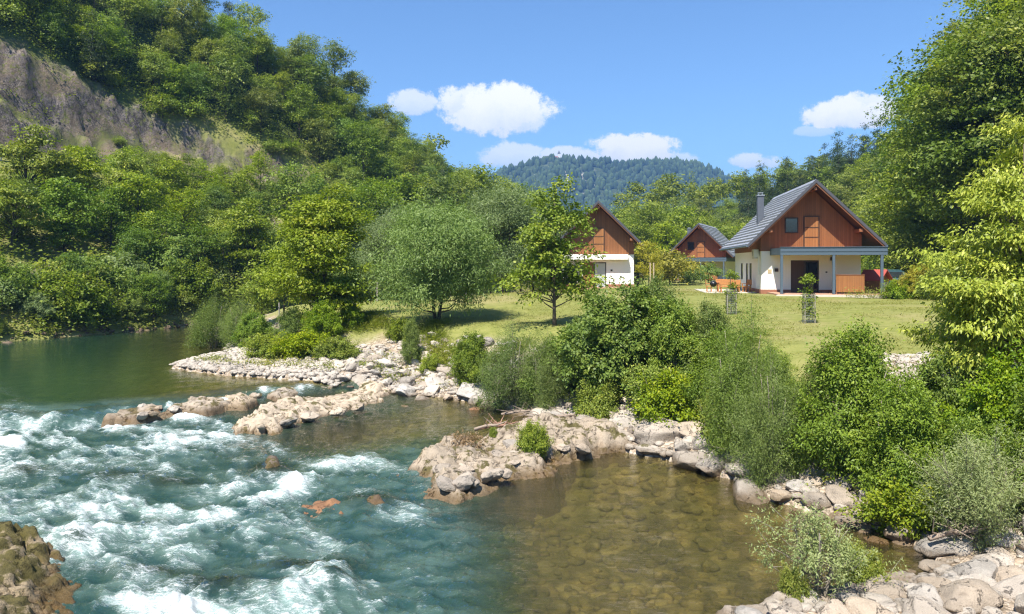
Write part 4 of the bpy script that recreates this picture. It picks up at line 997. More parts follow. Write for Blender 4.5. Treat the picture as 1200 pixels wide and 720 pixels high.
# hand-placed boulders (photo column, row of its foot, half-length in m, material, label)
HB = [(1137, 712, .62, ROCK_P, 'largest smooth slanting pinkish boulder on the slab at the water edge'), (1100, 672, .34, ROCK_P, 'flat pale boulder just above the largest slanting one'),
      (1062, 598, .40, ROCK_D, 'dark shaded boulder under the dense riverside bush'), (1110, 650, .5, ROCK_W, 'broad tan boulder half in the water near the narrow inlet'),
      (1165, 668, .42, ROCK_P, 'rounded pinkish boulder under the silver-green willow'), (1195, 700, .45, ROCK_P, 'cracked pink boulder next to the largest slanting one'),
      (1180, 640, .38, ROCK_W, 'pale grey boulder under the silver-green willow'), (1040, 700, .32, ROCK_P, 'low flat stone on the slab behind the airy willow'),
      (1100, 690, .28, ROCK_P, 'tan stone in the mouth of the narrow inlet'), (1004, 622, .42, ROCK_W, 'rounded pale boulder at the tip of the stony point below the dense bush'), (985, 612, .3, ROCK_P, 'tan boulder beside the rounded one on the stony point'),
      (958, 592, .36, ROCK_P, 'long low pinkish boulder at the water line of the stony point'), (918, 588, .32, ROCK_P, 'small pinkish boulder at the water line between two bushes'),
      (935, 574, .30, ROCK_W, 'grey boulder standing behind the small pinkish one'), (840, 560, .62, ROCK_P, 'big pale boulder at the water edge left of the feathery bush'),
      (812, 546, .58, ROCK_P, 'broad pink-grey boulder leaning against its pale neighbour'), (868, 556, .42, ROCK_W, 'upright grey boulder at the foot of the feathery bush'),
      (762, 540, .42, ROCK_L, 'lone flat boulder with its foot in the brown water'), (775, 516, .95, ROCK_P, 'biggest purple-grey boulder of the bank'),
      (722, 516, .62, ROCK_P, 'angular boulder to the side of the biggest one'), (735, 498, .55, ROCK_W, 'white boulder resting above the angular one'),
      (635, 494, .60, ROCK_W, 'smooth pale boulder in front of the driftwood'), (690, 500, .62, ROCK_P, 'earthy tan boulder beneath the big leafy bush'),
      (720, 482, .25, ROCK_W, 'small white stone among the earthy boulders'), (815, 512, .6, ROCK_P, 'sloping boulder under the yellow-green bush'),
      (610, 558, .35, ROCK_P, 'rounded stone lying on the broad knobbly spur'), (520, 562, .30, ROCK_L, 'knobbly stone on the tip of the broad spur'),
      (545, 546, .34, ROCK_P, 'smooth stone lying high on the broad spur'), (470, 500, .32, ROCK_L, 'low yellowish stone in the pool between the spurs'),
      (555, 491, .34, ROCK_O, 'yellow-brown stone in the pool below the shrub'), (1030, 648, .25, ROCK_D, 'small wet boulder in the mouth of the inlet'),
      (40, 716, .25, ROCK_P, 'pale rounded stone on the mossy rock shelf')]
taken = []
for (px_, py_, s_, mt, lb) in HB:
    x, y, z = hit(px_, py_)
    z = max(z, -.05); boulder(x, y + s_ * .25, z + s_ * .12, s_, mt, lb, None, rz=rs.uniform(-.6, .6)); taken.append((x, y, s_))
for (poly, n_, mt, gl) in [([(290, 506), (330, 490), (380, 474), (440, 462), (455, 470), (400, 484), (340, 502)], 6, ROCK_L, 'long flat spur'), ([(490, 560), (520, 540), (590, 525), (660, 515), (730, 518), (690, 530), (640, 540), (590, 558), (530, 578)], 34, ROCK_P, 'broad knobbly spur')]:
    wp = [unp(p_[0], p_[1], .3) for p_ in poly]; A_ = np.array(wp); k = 0
    while k < n_:
        q = rs.uniform(A_.min(0), A_.max(0))
        if not inside(np.array([q[0]]), np.array([q[1]]), wp)[0]: continue
        s_ = rs.uniform(.12, .36); k += 1
        boulder(q[0], q[1], .30 + s_ * .1, s_, mt, 'knobbly stone lying on the %s, one of many alike' % gl, 'stones lying on the %s' % gl, tilt=.4, name='spur_stone', cat='stone')
lp = [unp(p_[0], p_[1], .4) for p_ in [(150, 483), (185, 478), (225, 472), (285, 465), (330, 457), (385, 451), (425, 452)]]
for i in range(48):
    t_ = rs.uniform(0, len(lp) - 1.001); k = int(t_); a, c_ = np.array(lp[k]), np.array(lp[k + 1]); q = a + (c_ - a) * (t_ - k) + rs.normal(0, .42, 2); s_ = rs.uniform(.09, .27)
    boulder(q[0], q[1], .34 + s_ * .10, s_, [ROCK_B, ROCK_B, ROCK_P, ROCK_D][rs.randint(4)], 'wet stone lying on the low river ledge, one of many alike', 'stones of the low river ledge', tilt=.3, name='ledge_stone', cat='stone')
# the white riprap that lines the bank, placed where the land lies a few metres from the water
n_r = 0
cand = []
for _ in range(9000):
    k = rs.randint(3, len(R_BANK) - 12); a, b_2 = np.array(R_BANK[k]), np.array(R_BANK[k + 1]); p = a + (b_2 - a) * rs.uniform() 
    nrm_ = np.array([(b_2 - a)[1], -(b_2 - a)[0]]); nrm_ /= np.linalg.norm(nrm_) + 1e-9
    off = rs.uniform(-.35, 5.2) if rs.uniform() < .7 else rs.uniform(-.2, 2)
    q = p + nrm_ * off; cand.append((q[0], q[1], off))
cx = np.array([c[0] for c in cand]); cy = np.array([c[1] for c in cand]); gg = ground(cx, cy, False)
okc = np.zeros(len(cand), bool)
for i in range(len(cand)):
    x, y = cx[i], cy[i]; z = gg[0][i]
    if gg[7][i] < -.4 or gg[5][i] > 0 or y < 10: continue
    px_, py_ = 600 + F * x / y, HY + F * (CAMZ - z) / y
    if px_ < 395 or px_ > 1230 or py_ > 735: continue
    if 985 < px_ < 1105 and 634 < py_ < 702: continue
    lim = 5.0 if px_ < 600 else 2.6
    if gg[7][i] > lim: continue
    s_ = rs.uniform(.34, .80) * (.72 if gg[7][i] > 2.2 else 1.0) * (1.0 if px_ > 600 or gg[7][i] < 2.5 else .85)
    if rs.uniform() < .25: s_ *= .55
    if y < 14.5: s_ = min(s_, .44)
    if any((x - u) ** 2 + (y - v) ** 2 < (.62 * (s_ + t_)) ** 2 for u, v, t_ in taken): continue
    taken.append((x, y, s_)); n_r += 1
    big = s_ > .5
    zone = 'white heap below the lawn' if px_ < 610 else 'stony bank below the bushes'
    mt = (ROCK_W if rs.uniform() < .75 else ROCK_P) if px_ < 610 else (ROCK_P if rs.uniform() < .6 else ROCK_W)
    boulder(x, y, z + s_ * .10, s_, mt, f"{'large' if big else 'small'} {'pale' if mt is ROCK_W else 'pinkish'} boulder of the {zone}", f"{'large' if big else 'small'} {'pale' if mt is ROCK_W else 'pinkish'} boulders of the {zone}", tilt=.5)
    if n_r > 285: break
print('boulders', n_r, round(time.time() - T0, 1))
def stones(name, pts, seed, smin_, smax, mat, sub=2):
    """loose stones too many to count, as one mesh"""
    rr = np.random.RandomState(seed); bases = []
    for k in range(5):
        m_ = rock_mesh('tmp', 370 + k, sub, 5, .05, (1, .8, .55), (.7, .95)); co = np.empty(len(m_.vertices) * 3, np.float32); m_.vertices.foreach_get('co', co)
        fi = np.empty(len(m_.polygons) * 3, np.int32); m_.polygons.foreach_get('vertices', fi); bases.append((co.reshape(-1, 3), fi.reshape(-1, 3))); bpy.data.meshes.remove(m_)
    Vs, Fs, T, nb_ = [], [], [], 0
    for (x, y, z) in pts:
        co, fi = bases[rr.randint(5)]; s_ = smin_ + (smax - smin_) * rr.uniform() ** 2.5; a = rr.uniform(0, 6.28); c_, s2 = math.cos(a), math.sin(a)
        q = co * s_ * rr.uniform(.7, 1.2, 3); q = np.stack([q[:, 0] * c_ - q[:, 1] * s2 + x, q[:, 0] * s2 + q[:, 1] * c_ + y, q[:, 2] + z + s_ * .15], 1)
        Vs.append(q); Fs.append(fi + nb_); nb_ += len(co)
    return tag(link(name, npmesh(name, np.concatenate(Vs), np.concatenate(Fs), mat, False)), kind='stuff')
ptsb = rand_pts(60000, (-22, 16, 9, 50), lambda x, y, g: in_view(x, y) & (g[5] < 0) & (g[7] > -.5) & (g[7] < 4.5 ) & (g[1] > .5) & (rs.uniform(0, 1, x.shape) < 1.1 - g[7] * .14), 31)
print('stones', len(ptsb))
stones('bank_stones', ptsb[:5200], 33, .05, .24, ROCK_W)
ptsb = rand_pts(30000, (-21, -5, 28, 44), lambda x, y, g: (g[5] < 0) & (g[7] > -.25) & (g[7] < 3.2), 35)
ptu = rand_pts(60000, (-8, 14, 10, 36), lambda x, y, g: g[4] & (g[7] < -.8), 53)
stones('river_bed_stones', ptu[:3000], 54, .06, .26, bed)
stones('gravel_bar_stones', ptsb[:2600], 36, .06, .20, ROCK_W)
ptsb = rand_pts(30000, (5, 24, 15, 24), lambda x, y, g: (g[1] > .6) & (g[7] > 4), 37)
stones('lawn_edge_stones', ptsb[:2200], 38, .05, .17, ROCK_W)
ptsb = rand_pts(30000, (-34, -22, 40, 58), lambda x, y, g: (g[5] > -.5) & (g[5] < 1.0), 39)
stones('far_bank_stones', ptsb[:170], 40, .10, .38, ROCK_D)
print('rocks', round(time.time() - T0, 1))
# ---------------------------------------------------------------- the trees and bushes that stand out singly
def wh(px, Y): return (px - 600) / F * Y
def place(p, px, Y, label, cat, H=None, z=None, rz=0.0, mat=None, wsc=1.0, group=None, name=None):
    x = wh(px, Y); s_ = (H / p.H) if H else 1.0
    e = plant(p, x, Y, z, label, cat, group, rz, s_, name=name, mat=mat)
    e.scale = (s_ * wsc, s_ * wsc, s_); return e
# hornbeam with flat layered boughs
p = make_plant('hornbeam_tree', [(0, 0, 2.1, 1.9, 1.9, .8), (0, 0, 3.3, 2.35, 2.35, .9), (0, 0, 4.7, 2.1, 2.1, 1.0), (0, 0, 6.1, 1.5, 1.5, 1.0), (.1, 0, 7.2, .8, .8, .7), (1.5, .3, 5.6, .8, .8, .6), (-1.2, 0, 3.0, 1.2, 1.0, .6), (1.2, 0, 2.3, 1.1, 1.1, .5)], 501, 7.9, LM['horn'], bark=BARK_D,
               n1=190, n2=13, nl=15, r1=.40, r2=.16, ll=.15, lw=.09, gaps=.12, wild=.5, r0=.13, nlimb=34, flat1=.30, flat2=.35, inner=.35, up=.7, under=.3, tier=.34)
place(p, 380, 38.5, 'rounded hornbeam with level layered boughs on the bank above the gravel bar', 'tree', 8.1)
# willow with two leaning stems
p = make_plant('willow_tree', [(0, 0, 3.6, 2.9, 2.7, 2.1), (-2.0, 0, 2.9, 1.6, 1.6, 1.5), (1.9, 0, 3.0, 1.8, 1.7, 1.6), (.6, 0, 4.9, 1.9, 1.8, 1.2), (-1.0, .4, 4.6, 1.6, 1.6, 1.2), (2.6, 0, 3.2, 1.2, 1.1, 1.3), (-2.7, 0, 2.2, 1.1, 1.0, 1.1), (0, -1.6, 2.8, 1.9, 1.2, 1.5), (1.6, -.8, 1.9, 1.3, 1.0, .8), (-1.6, -.8, 1.8, 1.2, 1.0, .8)], 502, 6.3, LM['grey'], bark=BARK_D,
               n1=330, n2=15, nl=17, r1=.40, r2=.17, ll=.17, lw=.05, gaps=.25, wild=.5, r0=.15, stems=2, stem_spread=.14, nlimb=40, flat1=.8, flat2=.8, inner=.5, up=.35, under=.25)
place(p, 512, 37.2, 'broad grey-green willow with two dark leaning stems, standing alone on the lawn bank', 'tree', 6.1, wsc=.88)
place(p, 590, 62, 'pale grey-green willow in the hedge row behind the lone two-stemmed willow', 'tree', 9.0, rz=2.0, wsc=.85)
place(p, 470, 60, 'dusty green willow standing in the hedge row above the river bend', 'tree', 7.5, rz=4.0, wsc=.8)
place(p, 625, 70, 'tall pale willow beside the roof of the first chalet', 'tree', 9.6, rz=1.0, wsc=.6)
place(p, 430, 66, 'low grey willow where the hedge row meets the wooded hill', 'tree', 6.4, rz=5.0, wsc=.9)
for i, (px_, Y_, h_, k) in enumerate([(540, 66, 5.2, 0), (560, 72, 6.0, 1), (500, 70, 6.0, 2), (455, 74, 6.4, 3), (610, 76, 7.2, 4), (575, 82, 8.5, 0), (520, 84, 9, 1), (420, 62, 4.6, 2), (655, 84, 8.5, 3), (405, 52, 3.4, 4)]):
    place(HILL[k], px_, Y_, 'dark bushy tree in the row that closes the lawn behind the lone willow', 'tree', h_, rz=i, mat=LM['dark'] if i % 2 else LM['forest'], group='dark bushy trees behind the lawn')
# open young tree in front of the first chalet
p = make_plant('maple_tree', [(0, 0, 2.4, 1.5, 1.4, .8), (-.7, 0, 3.4, 1.0, 1.0, .6), (.9, 0, 3.2, 1.1, 1.1, .6), (0, 0, 4.2, 1.2, 1.2, .6), (.5, 0, 5.1, .9, .9, .5), (-.5, 0, 5.6, .6, .6, .5), (.1, 0, 6.3, .45, .45, .5), (-1.2, 0, 2.0, .9, .8, .5), (1.2, 0, 1.9, .8, .8, .5)], 503, 6.8, LM['bright'], bark=BARK,
               n1=100, n2=10, nl=12, r1=.26, r2=.13, ll=.145, lw=.10, wild=.35, r0=.085, nlimb=40, flat1=.5, flat2=.6, inner=.3, up=.6, under=.4)
place(p, 650, 34.0, 'slim open-crowned young tree before the first chalet, its leaves bright green', 'tree', 6.9, wsc=1.05)
# small stake-supported tree and the young trees in the hedge
place(HILL[1], 333, 45, 'small light green tree beside the hornbeam, above the grass bank', 'tree', 5.0, rz=1, mat=LM['horn'])
place(HILL[3], 308, 47, 'thin light green tree nearest the river bend', 'tree', 4.2, rz=3, mat=LM['bright'])

# bushes seen close: many fine leaves
def bush(kind, lobes, seed, H, mat, n1=120, **kw):
    d = dict(n2=13, nl=14, r1=.22, r2=.085, ll=.085, lw=.05, r0=.035, stems=7, stem_spread=.22, nlimb=40, foliage='foliage', wood='stem', inner=.45, up=.5, under=.35, flat1=.8, flat2=.7, bark=BARK_L, gaps=.25, wild=.35, shoots=70, shoot_len=.75)
    d.update(kw); return make_plant(kind, lobes, seed, H, mat, n1=n1, **d)
BL = bush('leafy_bush', [(0, 0, 1.5, 1.6, 1.3, 1.3), (-1.3, 0, 1.2, 1.1, 1.0, 1.0), (1.4, 0, 1.2, 1.2, 1.1, 1.0), (.3, 0, 2.6, 1.1, 1.0, .9), (-.7, 0, 2.3, .9, .9, .8), (0, -.9, 1.0, 1.2, .8, .8), (.9, .2, 2.2, .7, .7, .7)], 511, 3.5, LM['bush'], n1=290, ll=.105, lw=.068)
BW = bush('feathery_willow_bush', [(0, 0, 1.4, 1.0, 1.0, 1.2), (-.6, 0, 1.8, .7, .7, 1.0), (.7, 0, 1.7, .75, .7, 1.0), (0, 0, 2.6, .7, .7, .9), (.5, 0, 3.0, .35, .35, .6), (-.5, 0, 2.8, .35, .35, .7), (.9, 0, .8, .6, .6, .6), (-.9, 0, .8, .6, .6, .6)], 512, 3.7, LM['feather'], n1=220, n2=14, nl=16, ll=.085, lw=.018, r1=.20, r2=.10, up=.2, flat1=1.4, flat2=1.2, stem_spread=.16, nlimb=60)
BA = bush('ash_leaved_bush', [(0, 0, 1.3, 1.4, 1.2, 1.1), (-1.0, 0, 1.2, .9, .8, .9), (1.1, 0, 1.1, .9, .9, .9), (0, 0, 2.3, .9, .9, .8), (.6, 0, 2.8, .4, .4, .7), (-.6, 0, 2.5, .5, .5, .8), (.1, 0, 3.2, .3, .3, .5), (0, -.9, .9, 1.0, .6, .7)], 513, 3.6, LM['alder'], n1=250, ll=.10, lw=.045, r1=.22, r2=.10, up=.55, nlimb=50)
BS = bush('silver_willow_bush', [(0, 0, .7, .8, .7, .55), (-.6, 0, .6, .5, .5, .45), (.6, 0, .65, .6, .5, .5), (.1, 0, 1.1, .5, .5, .4)], 514, 1.5, LM['silver'], n1=130, n2=11, nl=13, ll=.06, lw=.013, r1=.12, r2=.06, r0=.02, up=.3, flat1=1, flat2=1)
BT = bush('low_bush', [(0, 0, .55, .8, .7, .5), (-.6, 0, .4, .5, .5, .38), (.6, 0, .4, .5, .5, .38), (0, -.4, .35, .6, .4, .3)], 515, 1.1, LM['bright'], n1=90, ll=.085, lw=.05, r1=.16, r2=.08, r0=.02, nlimb=20)
print('bush prototypes', round(time.time() - T0, 1))
NB_ = [
 (BL, 728, 25.2, 3.7, .92, 'bush', 'big dense leafy bush in the middle of the bank, darkest in its heart', 0.0),
 (BL, 792, 24.0, 2.8, .70, 'bush', 'leafy bush right behind the feathery willow bush', 2.0),
 (BL, 684, 27.5, 2.4, .72, 'bush', 'leafy bush crowding the side of the biggest bush, near the slim tree', 4.0),
 (BL, 552, 29.8, 2.2, .72, 'bush', 'dark rounded bush at the top of the white boulder heap', 5.1),
 (BA, 482, 33.2, 1.9, .55, 'bush', 'small upright bush growing out of the white boulders', 1.1),
 (BW, 600, 26.8, 3.1, .95, 'bush', 'feathery shrub overhanging the pool behind the broad spur', .4),
 (BW, 635, 26.2, 2.6, .90, 'bush', 'thin-twigged shrub beside the driftwood', 2.2),
 (BW, 868, 19.3, 3.7, .85, 'bush', 'tall feathery willow bush with thin wands against the lawn', 1.2),
 (BW, 905, 17.6, 2.9, .80, 'bush', 'feathery willow bush leaning over the brown water', 3.3),
 (BA, 1000, 17.0, 3.3, .80, 'bush', 'tall leafy shrub with wands reaching up before the stony patch', .2),
 (BA, 1062, 15.2, 2.7, .76, 'bush', 'dense narrow-leaved bush hanging over the stony point', 1.9),
 (BA, 955, 18.6, 2.1, .72, 'bush', 'narrow-leaved bush filling the gap between the two tallest shrubs', 4.4),
 (BL, 1120, 16.2, 2.4, .72, 'bush', 'dark leafy bush in the shade of the yellow-green tree', 2.6),
 (BL, 1195, 15.0, 2.6, .75, 'bush', 'broad leafy bush at the edge beneath the yellow-green tree', 5.5),
 (BL, 1160, 18.8, 2.0, .70, 'bush', 'leafy bush behind the other two in the shade of the yellow-green tree', .9),
 (BA, 1240, 13.6, 2.6, .75, 'bush', 'narrow-leaved bush reaching in beside the silver-green willow', .3),
 (BS, 1160, 13.5, 1.75, .95, 'bush', 'silver-green willow bush low over the dark boulders', .5),
 (BS, 1118, 14.2, 1.2, .9, 'bush', 'small silver-green willow bush next to the bigger silver one', 2.5),
 (BL, 848, 21.8, 2.5, .62, 'bush', 'bright leafy bush between the big dense one and the feathery willow bush', 3.6),
 (BA, 770, 25.4, 3.3, .62, 'bush', 'narrow-leaved shrub rising behind the big dense bush', 2.9),
 (BL, 1135, 14.6, 1.9, .7, 'bush', 'low leafy bush behind the silver-green willows', 4.9),
 (BA, 1022, 16.8, 1.9, .8, 'bush', 'low narrow-leaved bush skirting the tallest leafy shrub', 5.2),
 (BA, 930, 18.0, 2.0, .8, 'bush', 'narrow-leaved bush between the two feathery willow bushes', 1.3),
 (BT, 1075, 14.6, .8, 1.1, 'bush', 'low shaded bush above the dark boulder', 3.2),
 (BA, 833, 23.6, 2.5, .8, 'bush', 'light narrow-leaved bush filling the belt behind the feathery willow bush', 4.1),
 (BA, 905, 21.2, 1.7, .9, 'bush', 'low light bush before the stony patch of the lawn edge', 2.7),
 (BL, 650, 26.8, 2.2, .8, 'bush', 'leafy bush at the foot of the slim young tree', 3.9),
 (BT, 795, 22.4, 1.15, 1.0, 'bush', 'low yellow-green bush above the biggest purple-grey boulder', .2),
 (BT, 765, 23.4, 1.1, .9, 'bush', 'low light green bush at the skirt of the big dense bush', 1.7),
 (BT, 625, 20.0, .62, .62, 'bush', 'small round green bush growing on the broad rock spur', .6),
 (BT, 578, 21.2, .3, .4, 'bush', 'tiny tuft of green on the tip side of the broad rock spur', 2.6),
 (BT, 470, 36.0, .9, .7, 'bush', 'low bush among the boulders beneath the lone willow', 3.0),
 (BT, 505, 32.0, .7, .6, 'bush', 'low bright bush beside the small upright one on the white boulders', 4.0),
 (BT, 700, 24.2, 1.0, .8, 'bush', 'low bush in front of the big dense bush, over the earthy boulders', 5.0),
 (BT, 860, 20.3, 1.2, .8, 'bush', 'low broad-leaved bush at the foot of the feathery willow bush', 1.0),
 (BW, 250, 43.0, 3.0, 1.15, 'bush', 'pale feathery willow bush leaning over the green pool', 1.0),
 (BW, 280, 41.0, 2.5, 1.0, 'bush', 'pale feathery willow bush above the gravel bar', 2.8),
 (BL, 300, 39.5, 1.9, .85, 'bush', 'bright leafy bush on the gravel bar beside the pale willow', 3.1),
 (BA, 340, 37.5, 2.0, .9, 'bush', 'leafy bush over the gravel bar below the hornbeam', .8),
 (BL, 378, 37.0, 1.9, .8, 'bush', 'dark leafy bush right at the foot of the hornbeam', 5.8),
 (BL, 410, 37.8, 1.4, .8, 'bush', 'leafy bush in the shadow to the side of the hornbeam', 2.4),
 (BT, 355, 35.2, 1.0, 1.2, 'bush', 'low bright bush along the lower edge of the hornbeam thicket', 3.4),
 (BT, 315, 36.2, .9, 1.2, 'bush', 'low bright bush fringing the gravel bar', 1.4),
 (BT, 395, 34.6, .8, 1.1, 'bush', 'low bright bush beside the first white boulders', .1),
]
for (p, px_, Y_, H_, ws, cat, lb, rz) in NB_:
    e = place(p, px_, Y_, lb, cat, H_, rz=rz, wsc=ws)
    if p is BT and 560 < px_ < 640: e.location.z = .38
# pale airy willow on the slab closest to the camera
p = bush('airy_willow', [(0, 0, .7, .75, .6, .5), (.55, 0, .95, .45, .4, .4), (-.5, 0, .8, .4, .4, .5), (-.2, 0, 1.3, .25, .25, .45), (.9, 0, .55, .5, .4, .3), (-.75, 0, 1.4, .12, .12, .4)], 521, 1.7, LM['silver'], n1=84, n2=8, nl=10, ll=.06, lw=.02, r1=.13, r2=.06, r0=.014, gaps=.3, shoots=40, shoot_len=.6, stems=9, nlimb=60, up=.4, flat1=1.2, flat2=1, inner=.3, stem_spread=.25)
place(p, 955, 11.7, 'pale airy willow on the flat slab nearest the camera', 'bush', 1.5, z=.1, wsc=.95)
place(BT, 930, 11.5, 'low bright clump at the foot of the pale airy willow', 'bush', .5, z=.1, rz=2, wsc=.45, mat=LM['weed'])
place(BT, 1010, 12.3, 'trailing bright clump behind the pale airy willow', 'bush', .5, z=.1, rz=1, wsc=.75, mat=LM['weed'])
# yellow-green tree with big drooping leaves
p = make_plant('cherry_tree', [(0, 0, 1.9, 2.5, 2.2, .55), (0, 0, 2.8, 2.6, 2.3, .6), (0, 0, 3.7, 2.2, 2.0, .6), (0, 0, 4.7, 1.7, 1.6, .6), (0, 0, 5.6, 1.1, 1.0, .5), (.2, 0, 6.3, .55, .55, .4), (-1.9, -.2, 2.5, .9, .9, .4), (-1.9, 0, 1.5, .8, .8, .3)], 531, 6.8, LM['cherry'], bark=BARK,
               n1=320, n2=14, nl=15, r1=.27, r2=.12, ll=.118, lw=.048, gaps=.26, wild=.5, r0=.10, nlimb=60, flat1=.35, flat2=.4, inner=.2, up=.75, droop=1.1, outw=.7, under=.3, tier=.36)
place(p, 1204, 16.8, 'yellow-green tree with long drooping leaves at the edge of the lawn', 'tree', 7.0, rz=.4, wsc=.84)
rsb = np.random.RandomState(8)
for i in range(22):
    px_ = -20 + i * 11.5 + rsb.uniform(-6, 6); Yq = np.linspace(38, 75, 300); gq = ground((px_ - 600) / F * Yq, Yq, False)[5]; Y_ = float(Yq[np.argmax(gq > rsb.uniform(1.0, 5.5))])
    pr = [BL, BA, BUSHF[0], BT, BL, BUSHF[1]][i % 6]; h_ = rsb.uniform(.9, 2.9)
    place(pr, px_, Y_, 'bush of the uneven row along the far river bank', 'bush', h_, rz=i, mat=[None, LM['bright'], LM['grey'], LM['bush']][i % 4], group='bushes along the far river bank', wsc=rsb.uniform(.7, 1.1))
# golden shrubs, conifers and other planting round the chalets
GH = LM['gold']
for (px_, Y_, h_, pr, mt, lb) in [(760, 62, 4.2, HILL[2], GH, 'small golden-green tree tied to a stake beside the first chalet'), (785, 76, 3.4, BUSHF[0], GH, 'golden shrub between the first and second chalet'),
        (800, 84, 2.8, BUSHF[1], GH, 'low golden shrub by the second chalet'), (772, 80, 4.0, SPRUCE[0], None, 'young conifer between the first and second chalet'),
        (748, 70, 3.0, SPRUCE[1], None, 'young conifer at the corner of the first chalet'), (790, 88, 3.2, BUSHF[2], LM['bush'], 'green shrub close to the post of the second chalet'),
        (830, 82, 2.2, BUSHF[0], LM['feather'], 'pale shrub before the second chalet'), (812, 78, 1.8, BUSHF[1], LM['feather'], 'low pale shrub on the mound before the second chalet'),
        (1080, 46, 2.1, BL, LM['gold'], 'yellowish shrub beside the red-roofed playhouse'), (1098, 44, 1.9, BL, LM['bright'], 'bright shrub between the playhouse and the yellow-green tree'), (1056, 46.5, 1.0, BT, LM['bush'], 'low shrub beside the last porch post'),
        (1100, 50, 2.6, BL, LM['bush'], 'green shrub under the slope right of the playhouse')]:
    place(pr, px_, Y_, lb, 'tree' if 'tree' in lb or 'conifer' in lb else 'bush', h_, rz=px_, mat=mt, wsc=.8 if pr in HILL else 1.0)
# flower border and grass tufts: nobody could count these
pb = [(wh(q, 47.0 + .4 * math.sin(q)), 47.0 + .4 * math.sin(q)) for q in np.linspace(996, 1095, 46)]
ground_cover('flower_border', [(x, y, gz(x, y)) for x, y in pb], 60, .26, .7, .10, .05, LM['weed'], 19, .3)
pp = rand_pts(60000, (-18, 22, 14, 46), lambda x, y, g: in_view(x, y) & (g[5] < 0) & (g[7] > 2.4) & (g[7] < 9) & (fbm(x * .5, y * .5, oct=3, seed=91) + .25 > g[7] * .09) & (g[1] < .8), 41)
print('tufts', len(pp))
ground_cover('bank_grass', pp[:3600], 34, .22, .5, .20, .022, LM['weed'], 42, .05, up=.1)
pp = rand_pts(60000, (-14, 46, 20, 66), lambda x, y, g: in_view(x, y) & (g[5] < 0) & (g[7] > 6) & (g[6] < 0) & (fbm(x * .35, y * .35, oct=4, seed=95) > -.05), 47)
ground_cover('lawn_tufts', pp[:11000], 9, .16, .2, .10, .02, LM['lawn'], 48, .0, up=.4)
pp = rand_pts(50000, (-18, 16, 10, 46), lambda x, y, g: in_view(x, y) & (g[5] < 0) & (y > 15) & (g[7] > .8) & (g[7] < 4.5) & (fbm(x * .8, y * .8, oct=3, seed=92) > .12), 43)
ground_cover('bank_weeds', pp[:620], 30, .16, .6, .10, .05, LM['weed'], 44, .08)
pp = rand_pts(40000, (-34, -14, 42, 80), lambda x, y, g: in_view(x, y) & (g[5] > .5) & (g[5] < 4.0), 45)
ground_cover('shore_weeds', pp[:520], 34, .30, .5, .20, .10, LM['weed'], 46, .18)
print('near plants', round(time.time() - T0, 1))
# ---------------------------------------------------------------- the chalets
def wood_mat(name, c1, c2, c3, width=.14, axis='x'):
    m, b = material(name); P = b.n('ShaderNodeTexCoord').outputs['Object']; s_ = b.n('ShaderNodeSeparateXYZ', None, i0=P)
    u = b.m('ADD', s_.outputs[0], b.m('MULTIPLY', s_.outputs[1], 1.0)) if axis == 'x' else s_.outputs[2]
    k = b.m('DIVIDE', u, width); fr = b.m('FRACT', k); idx = b.m('FLOOR', k)
    wn = b.n('ShaderNodeTexWhiteNoise', {'noise_dimensions': '1D'}); b.set(wn, 'W', idx); rv = wn.outputs[0]
    mp = b.n('ShaderNodeMapping', None, Vector=P, Scale=(7, 7, .8) if axis == 'x' else (.8, .8, 9)).outputs[0]
    g = b.noise(3.0, mp, 6, .65); big = b.noise(.5, P, 4, .6)
    c = b.mix(rv, c1, c2); c = b.mix(b.m('MULTIPLY', b.sst(g, .5, .8), .5), c, c3); c = b.mix(b.m('MULTIPLY', b.sst(big, .45, .7), .25), c, c3)
    gap = b.m('SUBTRACT', 1.0, b.m('MULTIPLY', b.sst(fr, 0, .07), b.m('SUBTRACT', 1.0, b.sst(fr, .93, 1))))
    c = b.mix(b.m('MULTIPLY', gap, .65), c, tuple(x * .25 for x in c3))
    h = b.m('SUBTRACT', b.m('MULTIPLY', g, .3), gap)
    finish(b, b.n('ShaderNodeBsdfPrincipled', None, Base_Color=c, Roughness=.6, Normal=bump(b, h, .6, .02)).outputs[0]); return m
M_CLAD = wood_mat('wood_cladding', (.200, .074, .022), (.265, .102, .032), (.13, .046, .015))
M_BOARD = wood_mat('wood_boards_light', (.42, .17, .05), (.50, .21, .065), (.30, .11, .03), .12, 'z')
M_PANEL = wood_mat('wood_panel', (.29, .118, .036), (.34, .145, .045), (.20, .08, .025), .11)
M_DARKW = wood_mat('dark_stained_wood', (.055, .028, .016), (.075, .038, .022), (.035, .018, .011))
M_FASC = plain('fascia_wood', (.25, .10, .045), .55, .2, 4)
M_WALL = plain('white_render', (.80, .78, .73), .9, .04, 1.1)
M_PLINTH = plain('plinth_tiles', (.28, .12, .07), .7, .25, 3, .3)
M_BEAM = plain('blue_grey_paint', (.080, .112, .148), .5, .08, 3)
M_TRIMW = plain('white_painted_beam', (.78, .76, .72), .6, .05, 2)
M_DECK = plain('deck_tiles', (.42, .25, .17), .7, .2, 3)
M_KERB = plain('pale_concrete_edge', (.55, .50, .43), .9, .15, 3)
M_METAL = plain('grey_metal', (.35, .36, .37), .4, .1, 3, metal=.6)
M_BLACK = plain('black_enamel', (.015, .015, .016), .3, .1, 3)
M_PLAS = plain('offwhite_plastic', (.70, .68, .62), .5, .06, 3)
M_FRAME = plain('dark_window_frame', (.04, .025, .018), .5, .1, 3)
